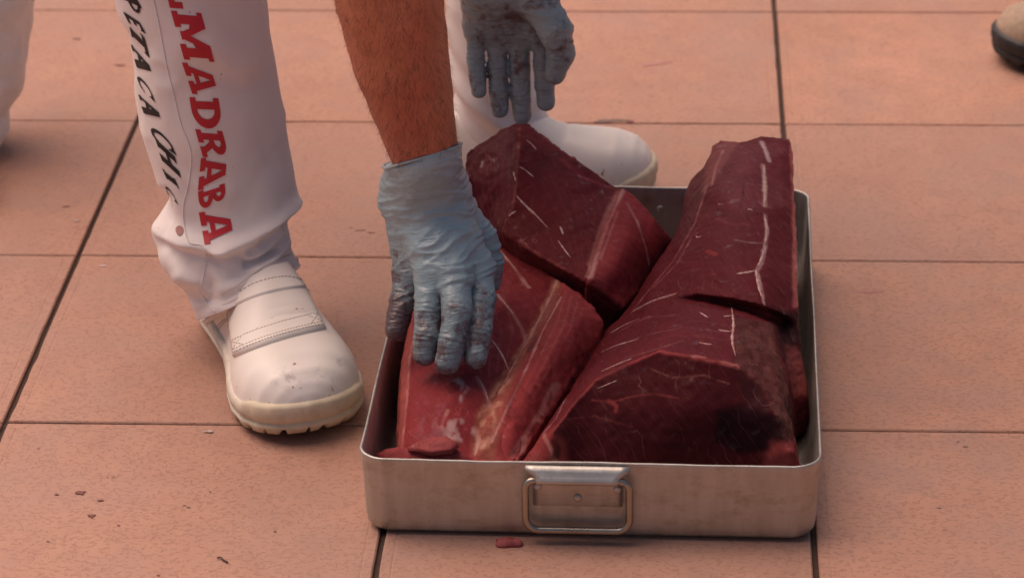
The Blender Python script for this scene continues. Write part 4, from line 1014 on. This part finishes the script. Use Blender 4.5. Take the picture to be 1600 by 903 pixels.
GB = {
 'P': [seg((.22, -.05), (.22, 1.0), .20, .20), seg((.0, .96), (.45, 1.0), .05, .14), seg((.05, 0), (.42, 0), .10, .06)]+arc(.32, .72, (.55, .30), (.36, .17), -90, 95, 12),
 'E': [seg((.2, 0), (.2, 1), .20, .20), seg((.1, .96), (.85, 1), .08, .16), seg((.2, .52), (.68, .52), .14, .10), seg((.1, .03), (.9, .06), .14, .10), seg((.82, 1.05), (.86, .78), .10, .03)],
 'T': [seg((.48, -.05), (.48, 1), .22, .22), seg((0, .94), (1, 1), .14, .16), seg((.02, .98), (.0, .72), .08, .02), seg((.97, 1.04), (.97, .74), .10, .02), seg((.25, 0), (.75, 0), .10, .08)],
 'A': [seg((.05, 0), (.52, 1.05), .08, .14), seg((.52, 1.05), (.86, 0), .22, .24), seg((.2, .36), (.78, .36), .10, .12), seg((-.05, 0), (.26, 0), .10, .06), seg((.66, 0), (1.05, 0), .10, .06)],
 'C': arc(.55, .5, (.52, .52), (.30, .40), 55, 320, 18)+[seg((.78, 1.04), (.86, .68), .14, .03), seg((.86, .26), (.98, .30), .08, .03)],
 'H': [seg((.16, -.02), (.16, 1.02), .20, .20), seg((.82, -.02), (.82, 1.02), .20, .20), seg((.16, .52), (.82, .52), .12, .12), seg((0, 1), (.36, 1), .10, .06), seg((.66, 1), (1.0, 1), .10, .06), seg((0, 0), (.36, 0), .10, .06), seg((.66, 0), (1.0, 0), .10, .06)],
 'I': [seg((.5, -.02), (.5, 1.02), .36, .36), seg((.1, 1), (.95, 1), .12, .08), seg((.05, 0), (.9, 0), .12, .08)],
}
def lettering(name, cells, glyphs, mat, label):
    V, F = [], []; kq = 0
    for ch, p0, p1, u in cells:
        p0, p1, u = map(lambda q: np.array(q, float), (p0, p1, u))
        for q in glyphs[ch]:
            kq += 1
            g, f = quad_grid(q, 7 if len(glyphs[ch]) < 14 else 4)
            W = []
            for a, b in g:
                pp = p0+(p1-p0)*a+u*b; h = cast(tro_bvh, *pp)
                if h is None: W.append(None); continue
                n_ = h[1] if h[1]@(h[0]-CAM) < 0 else -h[1]
                if -(n_@(h[0]-CAM))/np.linalg.norm(h[0]-CAM) < .10: W.append(None); continue
                W.append(h[0]+n_*(.00055+.00003*(kq % 9)))
            mp = {}
            for ff in f:
                if any(W[i] is None for i in ff): continue
                if max(np.linalg.norm(W[ff[0]]-W[i]) for i in ff) > .012: continue
                for i in ff:
                    if i not in mp: mp[i] = len(V); V.append(W[i]-PR)
                F.append(tuple(mp[i] for i in ff))
    o = new_obj(name, V, F, mat, trousers); o['label'] = label
    return o
lettering('printed_lettering', [
    ('A', (243, -92), (254, -42), (46, 4)), ('L', (255, -38), (265.5, 12.5), (46, 4)), ('M', (267, 17), (288, 93), (47, 4)), ('A', (284.5, 98), (300.5, 147), (42, 3)), ('D', (296, 152), (303.5, 200), (45, 2)), ('R', (305, 202), (317, 245), (42, 3)), ('A', (314, 247.5), (309.5, 297.5), (41, -8)), ('B', (309.5, 299.5), (312, 328.5), (41.5, -13)), ('A', (311, 332), (320, 382.5), (46, -7))], GL, T_RED, 'large red slab letters reading down the trouser leg')
lettering('printed_lettering', [
    ('P', (185, -14), (194, 14), (30, 14)), ('E', (194, 18), (203, 38), (24, 16)), ('T', (203, 36), (210, 66), (22, 22)), ('A', (207, 72), (215, 104), (22, 16)), ('C', (212, 112), (220, 138), (23, 24)), ('A', (219, 150), (226, 176), (25, 14)),
    ('C', (232, 192), (243, 221), (33, 24)), ('H', (245, 218), (255, 252), (27, 25)), ('I', (255, 263), (263, 282), (17, 14)), ('C', (256, 286), (264, 306), (15, 15))], GB, T_BLACK, 'small black italic letters along the side of the trouser leg')
def line_on_cloth(name, pts, wid, mat, dash=0, h=.0008):
    C = catmull(np.array(pts, float), 14*len(pts)); V, F = [], []
    run = []
    for i, c in enumerate(C):
        hh = cast(tro_bvh, *c)
        run.append(None if hh is None else hh[0]+(hh[1] if hh[1]@(hh[0]-CAM) < 0 else -hh[1])*h*.3)
    if dash:
        segs = [[run[i], run[i+1]] for i in range(0, len(run)-1, dash) if run[i] is not None and run[i+1] is not None]
    else:
        segs = []; cur = []
        for r_ in run:
            if r_ is None or (cur and np.linalg.norm(r_-cur[-1]) > .012):
                if len(cur) > 2: segs.append(cur)
                cur = [] if r_ is None else [r_]
            else: cur.append(r_)
        if len(cur) > 2: segs.append(cur)
    for s_ in segs:
        if any(np.linalg.norm(a-b) < 1e-7 for a, b in zip(s_[:-1], s_[1:])): continue
        vv, ff = tube(s_, wid, 5); k0 = len(V); V += [v-PR for v in vv]; F += [tuple(x+k0 for x in f) for f in ff]
    return new_obj(name, V, F, mat, trousers)
line_on_cloth('side_seam', [(240, 0), (249, 40), (260, 100), (272, 150), (283, 195), (295, 225), (299, 250), (294, 290), (287, 320), (288, 350), (295, 378), (315, 384), (322, 400), (318, 430), (313, 452), (322, 470), (336, 487)], .0007, T_SEAM)
line_on_cloth('hem_stitching', [(345, 461), (365, 450), (385, 436), (410, 418), (435, 405), (455, 397)], .0004, T_THREAD, dash=2)
sp = [cast(tro_bvh, 281+6*math.cos(t)*(1-.2*math.sin(t)), 361+8*math.sin(t)) for t in np.linspace(0, 2*math.pi, 16, endpoint=False)]
c_ = cast(tro_bvh, 281, 361)
new_obj('stain', [c_[0]+c_[1]*.0007*(1 if c_[1]@(c_[0]-CAM) < 0 else -1)-PR]+[h[0]+h[1]*.0007*(1 if h[1]@(h[0]-CAM) < 0 else -1)-PR for h in sp], [(0, i+1, (i+1) % 16+1) for i in range(16)], T_PINK, trousers)

# --- gloves
def glove(name, wrist, cuff, carpal, mcp, fingers, frad, thumb, trad, palm_r, cuff_r, axis_up, cut_n, vox=.0015, blood=lambda P, l: 0*l, dorsal=None, label=None, wamp=.0013):
    pts = np.array([wrist, cuff]+list(carpal)+list(mcp)+[p for f in fingers for p in f]+list(thumb))
    lo, hi = pts.min(0)-.045, pts.max(0)+.045
    cut_n = np.array(cut_n, float); cut_n /= np.linalg.norm(cut_n)
    def fn(G):
        palm = None
        for c, m, r in zip(carpal, mcp, palm_r):
            d = cone(G, c, m, r[0], r[1]); palm = d if palm is None else smin(palm, d, .022)
        palm = smin(palm, cone(G, wrist, cuff, cuff_r[0], cuff_r[1]), .03)
        fg = None
        for f, m, r in zip(fingers, mcp, frad):
            d = chain(G, [m]+list(f), r); fg = d if fg is None else smin(fg, d, .0022)
        d = smin(palm, fg, .007)
        d = smin(d, chain(G, thumb, trad), .010)
        return np.maximum(d, (G-np.array(cuff))@cut_n)
    V, Q = surface_nets(fn, lo, hi, vox)
    o = new_obj(name, V-PR, Q, T_GLOVE, person)
    me = o.data
    W = laplace(me, get_v(me), 2, .4); put_v(me, W); N = get_n(me); W = W+PR
    ax = np.array(mcp).mean(0)-np.array(cuff); LL = np.linalg.norm(ax); ax /= LL
    ac = np.array(mcp[0])-np.array(mcp[-1]); ac -= ax*(ac@ax); ac /= np.linalg.norm(ac)
    l = (W-np.array(cuff))@ax; a = (W-np.array(cuff))@ac
    q = np.stack([l*120, a*22, 0*l], 1); q[:, 0] += 2.2*fbm(W*24, 2, 4)
    rid = 1-np.abs(fbm(q, 2, 3))*2.2
    q2 = np.stack([l*75+a*45, a*30-l*12, 0*l], 1); rid2 = 1-np.abs(fbm(q2+5, 2, 7))*2.2
    msk = sstep(LL*1.30, LL*.98, l)*.8+.2
    dd = wamp*msk*(np.clip(rid, 0, 1)**2+.7*np.clip(rid2, 0, 1)**2)+.0005*fbm(W*160, 3, 2)
    for f in fingers:
        ch = list(f)
        for j_, (p_, q_) in enumerate(zip(ch[:-1], ch[1:])):
            for base_, sh in ((p_, 0), (p_, .0035), (p_, -.004)):
                t_ = (q_-p_)/np.linalg.norm(q_-p_); dl = (W-base_)@t_-sh+.001*vnoise(W*90, 4); rd = np.linalg.norm(W-base_-((W-base_)@t_)[:, None]*t_, axis=1)
                dd = dd-(.0011 if sh == 0 else .0006)*np.exp(-(dl/.0011)**2)*(rd < .0135)*(np.abs(dl) < .006)
    cuffm = sstep(.035, .0, l); dd = dd*(1-.5*cuffm)+.0016*cuffm*np.sin(a*130+l*60)
    put_v(me, W-PR+N*dd[:, None])
    bl = np.clip(blood(W, l/LL), 0, 1)
    set_attr(me, 'huv', np.stack([l+1, a+1, bl], 1))
    # rolled cuff bead following the open edge
    E = [w for w in (W+N*dd[:, None]) if abs((w-np.array(cuff))@cut_n) < vox*.9]
    E = np.array(E); c = E.mean(0); e1 = ac-cut_n*(ac@cut_n); e1 /= np.linalg.norm(e1); e2 = np.cross(cut_n, e1)
    ang = np.arctan2((E-c)@e2, (E-c)@e1); rr = np.linalg.norm(E-c, axis=1); ring = []
    for t in np.linspace(-np.pi, np.pi, 60, endpoint=False):
        k = np.abs(np.angle(np.exp(1j*(ang-t)))) < .12
        r_ = rr[k].max() if k.any() else rr.max()
        ring.append(c+(e1*math.cos(t)+e2*math.sin(t))*(r_-.0006)+cut_n*(.0006*math.sin(3*t)))
    ring = np.array(ring)
    for _ in range(3): ring = (np.roll(ring, 1, 0)+ring*2+np.roll(ring, -1, 0))/4
    vv, ff = tube(ring-PR, .0013, 8, True)
    rm = new_obj('cuff_rim', vv, ff, T_GLOVE, o); set_attr(rm.data, 'huv', np.stack([np.full(len(vv), 1.0), np.full(len(vv), 1.0), np.zeros(len(vv))], 1))
    if label: o['label'] = label
    return o
WR1, CF1 = at(661, 285, .212), at(664, 243, .250)
glove('glove', WR1, CF1,
      [at(692, 312, .198), at(672, 308, .203), at(652, 310, .200), at(634, 316, .192)],
      [at(748, 420, .146), at(711, 430, .152), at(673, 434, .147), at(638, 428, .137)],
      [[at(753, 468, .130), at(748, 520, .110), at(743, 558, .0935)], [at(714, 486, .131), at(707, 532, .110), at(699, 566, .093)], [at(670, 488, .124), at(667, 525, .108), at(663, 553, .093)], [at(630, 466, .121), at(623, 495, .109), at(619, 516, .100)]],
      [(.0130, .0120, .0112, .0104), (.0134, .0126, .0118, .0110), (.0130, .0120, .0112, .0104), (.0122, .0114, .0106, .0098)],
      [at(712, 325, .185), at(752, 378, .152), at(764, 415, .132), at(765, 440, .116)], (.016, .0150, .0125, .0105),
      [(.0185, .0135), (.0190, .0140), (.0185, .0135), (.0175, .0130)], (.0305, .0335), None, _U*.951-_R*.309-_fw*.10,
      blood=lambda P, l: .08+.54*sstep(.55, 1.45, l)+.3*sstep(.3, .8, l)*sstep(655, 625, pix(P)[:, 0]), label='blue glove pressing on the paler tuna slab, stained at the fingers', wamp=.0019)
WR2, CF2 = at(785, -30, .345), at(782, -85, .385)
glove('glove', aty(785, -40, -.812), aty(782, -95, -.818),
      [aty(835, -22, -.812), aty(805, -25, -.808), aty(778, -24, -.808), aty(754, -20, -.812)],
      [aty(848, 46, -.806), aty(812, 50, -.800), aty(776, 48, -.800), aty(743, 40, -.804)],
      [[aty(849, 100, -.806), aty(851, 132, -.806), aty(853, 160, -.806)], [aty(812, 108, -.803), aty(813, 145, -.804), aty(815.5, 180, -.803)], [aty(777, 105, -.803), aty(779, 140, -.806), aty(781, 171, -.808)], [aty(743, 92, -.806), aty(746, 120, -.810), aty(748.5, 142, -.813)]],
      [(.0100, .0096, .0093, .0088), (.0103, .0100, .0097, .0092), (.0098, .0094, .0091, .0086), (.0086, .0082, .0079, .0074)],
      [aty(840, 0, -.828), aty(868, 48, -.842), aty(876, 84, -.838), aty(867, 116, -.832)], (.0175, .0150, .0120, .0100),
      [(.0185, .0135), (.0190, .0135), (.0185, .0132), (.0175, .0125)], (.0305, .0330), None, (-.01, 0, 1),
      blood=lambda P, l: .30+.30*fbm(P*40, 2, 3)+.1*sstep(.6, 1.2, l)+.25*sstep(.4,.55,l)*sstep(.85,.7,l), label='dark blue-grey glove with open palm, fingertip on the tall wedge', wamp=.0012)
# --- body: head, torso and bare arms in one skin, mostly above the frame
EL1 = aty(588, -120, -1.075)
arm1 = [WR1, CF1, aty(653, 200, CF1[1]-.002), aty(641, 150, CF1[1]-.005), aty(628, 100, CF1[1]-.008), aty(609, 0, CF1[1]-.014), EL1, np.array([.30, -.89, .80])]
r1 = [.022, .0292, .0325, .0368, .0405, .0452, .046, .058]
arm2 = [aty(790, 0, -.812), aty(784, -90, -.818), np.array([.470, -.81, .47]), np.array([.505, -.80, .60]), np.array([.555, -.72, .88])]
r2_ = [.022, .029, .039, .044, .058]
def bodyf(G):
    d = chain(G, arm1, r1); d = np.minimum(d, chain(G, arm2, r2_))
    t = smin(cone(G, (.34, -.55, .90), (.40, -.74, .95), .13, .14), cone(G, (.33, -.82, .90), (.53, -.74, .92), .085, .085), .06)
    d = smin(d, t, .03)
    d = smin(d, cone(G, (.44, -.86, .96), (.47, -.95, .99), .058, .055), .03)
    h = smin(cone(G, (.47, -.97, 1.03), (.475, -1.03, .97), .082, .070), cone(G, (.475, -1.05, .93), (.478, -1.06, .92), .052, .045), .03)
    h = smin(h, cone(G, (.478, -1.095, 1.00), (.479, -1.105, .965), .008, .014), .012)
    h = smin(h, cone(G, (.388, -.99, 1.00), (.386, -.995, .975), .012, .009), .01); h = smin(h, cone(G, (.560, -.98, 1.00), (.562, -.985, .975), .012, .009), .01)
    return smin(d, h, .02)
Vb, Qb = surface_nets(bodyf, (.16, -1.20, .16), (.72, -.38, 1.16), .0065)
body = new_obj('body', Vb-PR, Qb, T_SKIN, person)
Wb = laplace(body.data, get_v(body.data), 3, .4); put_v(body.data, Wb); Nb = get_n(body.data)
# veins and tendons just under the skin of the forearm
put_v(body.data, Wb+Nb*(.0010*fbm((Wb+PR)*np.array([55, 55, 22]), 3, 6)+.0016*np.clip(1-3*np.abs(fbm((Wb+PR)*np.array([34, 34, 7]), 2, 19)), 0, 1))[:, None])
def jackf(G):
    t = smin(cone(G, (.34, -.56, .91), (.40, -.74, .96), .148, .158), cone(G, (.33, -.82, .90), (.53, -.74, .92), .102, .102), .06)
    a = np.array([.30, -.89, .80]); b = np.array([.555, -.72, .88])
    t = smin(t, cone(G, a, a+(EL1-a)*.55, .075, .072), .03); t = smin(t, cone(G, b, b+(np.array([.505, -.80, .60])-b)*.6, .075, .070), .03)
    return t+.004*np.sin(G[..., 0]*60+G[..., 2]*45)
Vj, Qj = surface_nets(jackf, (.10, -1.15, .52), (.76, -.34, 1.2), .011)
new_obj('jacket', Vj-PR, Qj, T_COT, person)
def hairf(G): return np.maximum(cone(G, (.47, -.965, 1.04), (.473, -1.01, 1.0), .092, .082), -((G-np.array([.475, -1.035, 1.02]))@np.array([0, .85, .53])))+.002*np.sin(G[..., 0]*300)
Vq, Qq = surface_nets(hairf, (.34, -1.15, .86), (.60, -.84, 1.16), .006)
new_obj('hair', Vq-PR, Qq, T_HAIR, person)
# forearm hair
bb = BVHTree.FromPolygons([Vector(v) for v in (get_v(body.data)+PR)], [p.vertices for p in body.data.polygons])
V, F = [], []
axd = arm1[1]-arm1[5]; axd = axd/np.linalg.norm(axd)
cnt = 0
while cnt < 4200:
    t = random.random()**.85; q = arm1[1]+(arm1[6]-arm1[1])*(1-t)*.98; a = random.uniform(0, 2*math.pi)
    e1 = np.cross(axd, (0, 1, 0)); e1 /= np.linalg.norm(e1); e2 = np.cross(axd, e1)
    dr = e1*math.cos(a)+e2*math.sin(a)
    hit = bb.ray_cast(Vector(q+dr*.2), Vector(-dr), .3)
    cnt += 1
    if hit[0] is None: continue
    p, n_ = np.array(hit[0]), np.array(hit[1])
    side = np.cross(n_, axd); dd = axd*random.uniform(.4, 1.1)+side*random.uniform(-.9, .5)+n_*random.uniform(.15, .6); dd /= np.linalg.norm(dd)
    ln = random.uniform(.005, .013); w_ = np.cross(dd, n_); w_ /= np.linalg.norm(w_)+1e-9; k = len(V)
    mid = p+dd*ln*.55; tip = p+dd*ln*.9+axd*ln*.25-n_*ln*.12
    V += [p-w_*.00008-PR, p+w_*.00008-PR, mid+w_*.00006-PR, mid-w_*.00006-PR, tip-PR]
    F += [(k, k+1, k+2, k+3), (k+3, k+2, k+4)]
new_obj('arm_hair', V, F, T_AHAIR, body, kind='stuff')

# ------------------------------------------------------------------ people at the edges of the picture
def bystander(loc, label):
    r = empty('person', loc); tag(r, label, 'person'); return r
B1 = np.array([-.22, -.42, 0]); by1 = bystander(B1, 'person in loose white overtrousers standing at the far left edge')
lvb = [((-150, 236), (2, 226), .055), ((-150, 200), (13, 205), .06), ((-148, 165), (13, 172), .062), ((-145, 140), (28, 146), .066), ((-140, 100), (38, 100), .07), ((-138, 40), (47, 45), .072), ((-134, -10), (53, -10), .074), ((-130, -80), (58, -80), .076)]
PBt = (aty(-130, -80, -.40)+aty(58, -80, -.40))/2
Pq, Rq, _ = leg(lvb, [(np.array([PBt[0], -.40, .45]), .085), (np.array([PBt[0]+.01, -.38, .62]), .095), (np.array([PBt[0]+.02, -.36, .85]), .11)], lambda t: -.455+.055*t, nth=80, nv=110, dz0=0)
pcq = Pq-Rq[:, None, :3]; rq = pcq/np.linalg.norm(pcq, axis=2)[..., None]
Pq = Pq+rq*(.006*fbm(Pq*np.array([18, 18, 30]), 3, 4)+.002*fbm(Pq*70, 3, 5))[..., None]
VT, FT = [], []; add_tube_grid(Pq)
new_obj('overtrousers', np.array(VT)-B1, FT, T_PLAST, by1)
cq = Rq[0, :3]
shoe(by1, B1, (cq[0]-.06, cq[1]+.10, 0), math.radians(-75), 1, (T_SHOE, T_SOLE), detail=False)
TO3 = at(1554, 96, 0); H3 = math.radians(188)
B2 = np.array([TO3[0]+.2, TO3[1], 0]); by2 = bystander(B2, 'person in a beige suede shoe with a black sole at the top right edge')
O3 = (TO3[0]-.27*math.cos(H3), TO3[1]-.27*math.sin(H3), 0)
shoe(by2, B2, O3, H3, 1, (T_SUEDE, T_BSOLE), L=.27, detail=False)
ank = np.array([O3[0]+.07*math.cos(H3), O3[1]+.07*math.sin(H3), .09])
rows = np.array([(*ank, .058), (*(ank+[0, .005, .06]), .064), (*(ank+[.01, .01, .2]), .07), (*(ank+[.01, .02, .36]), .075), (*(ank+[0, .04, .55]), .085), (*(ank+[0, .05, .78]), .10)])
Rr = catmull(rows, 60); thq = np.linspace(0, 2*np.pi, 40, endpoint=False)
Pr = np.stack([Rr[:, None, 0]+Rr[:, None, 3]*np.cos(thq), Rr[:, None, 1]-Rr[:, None, 3]*np.sin(thq), Rr[:, None, 2]+0*thq], -1)
VT, FT = [], []; add_tube_grid(Pr+(.004*fbm(Pr*20, 3, 7))[..., None]*np.array([1, 1, 0]))
new_obj('trousers', np.array(VT)-B2, FT, T_DENIM, by2)
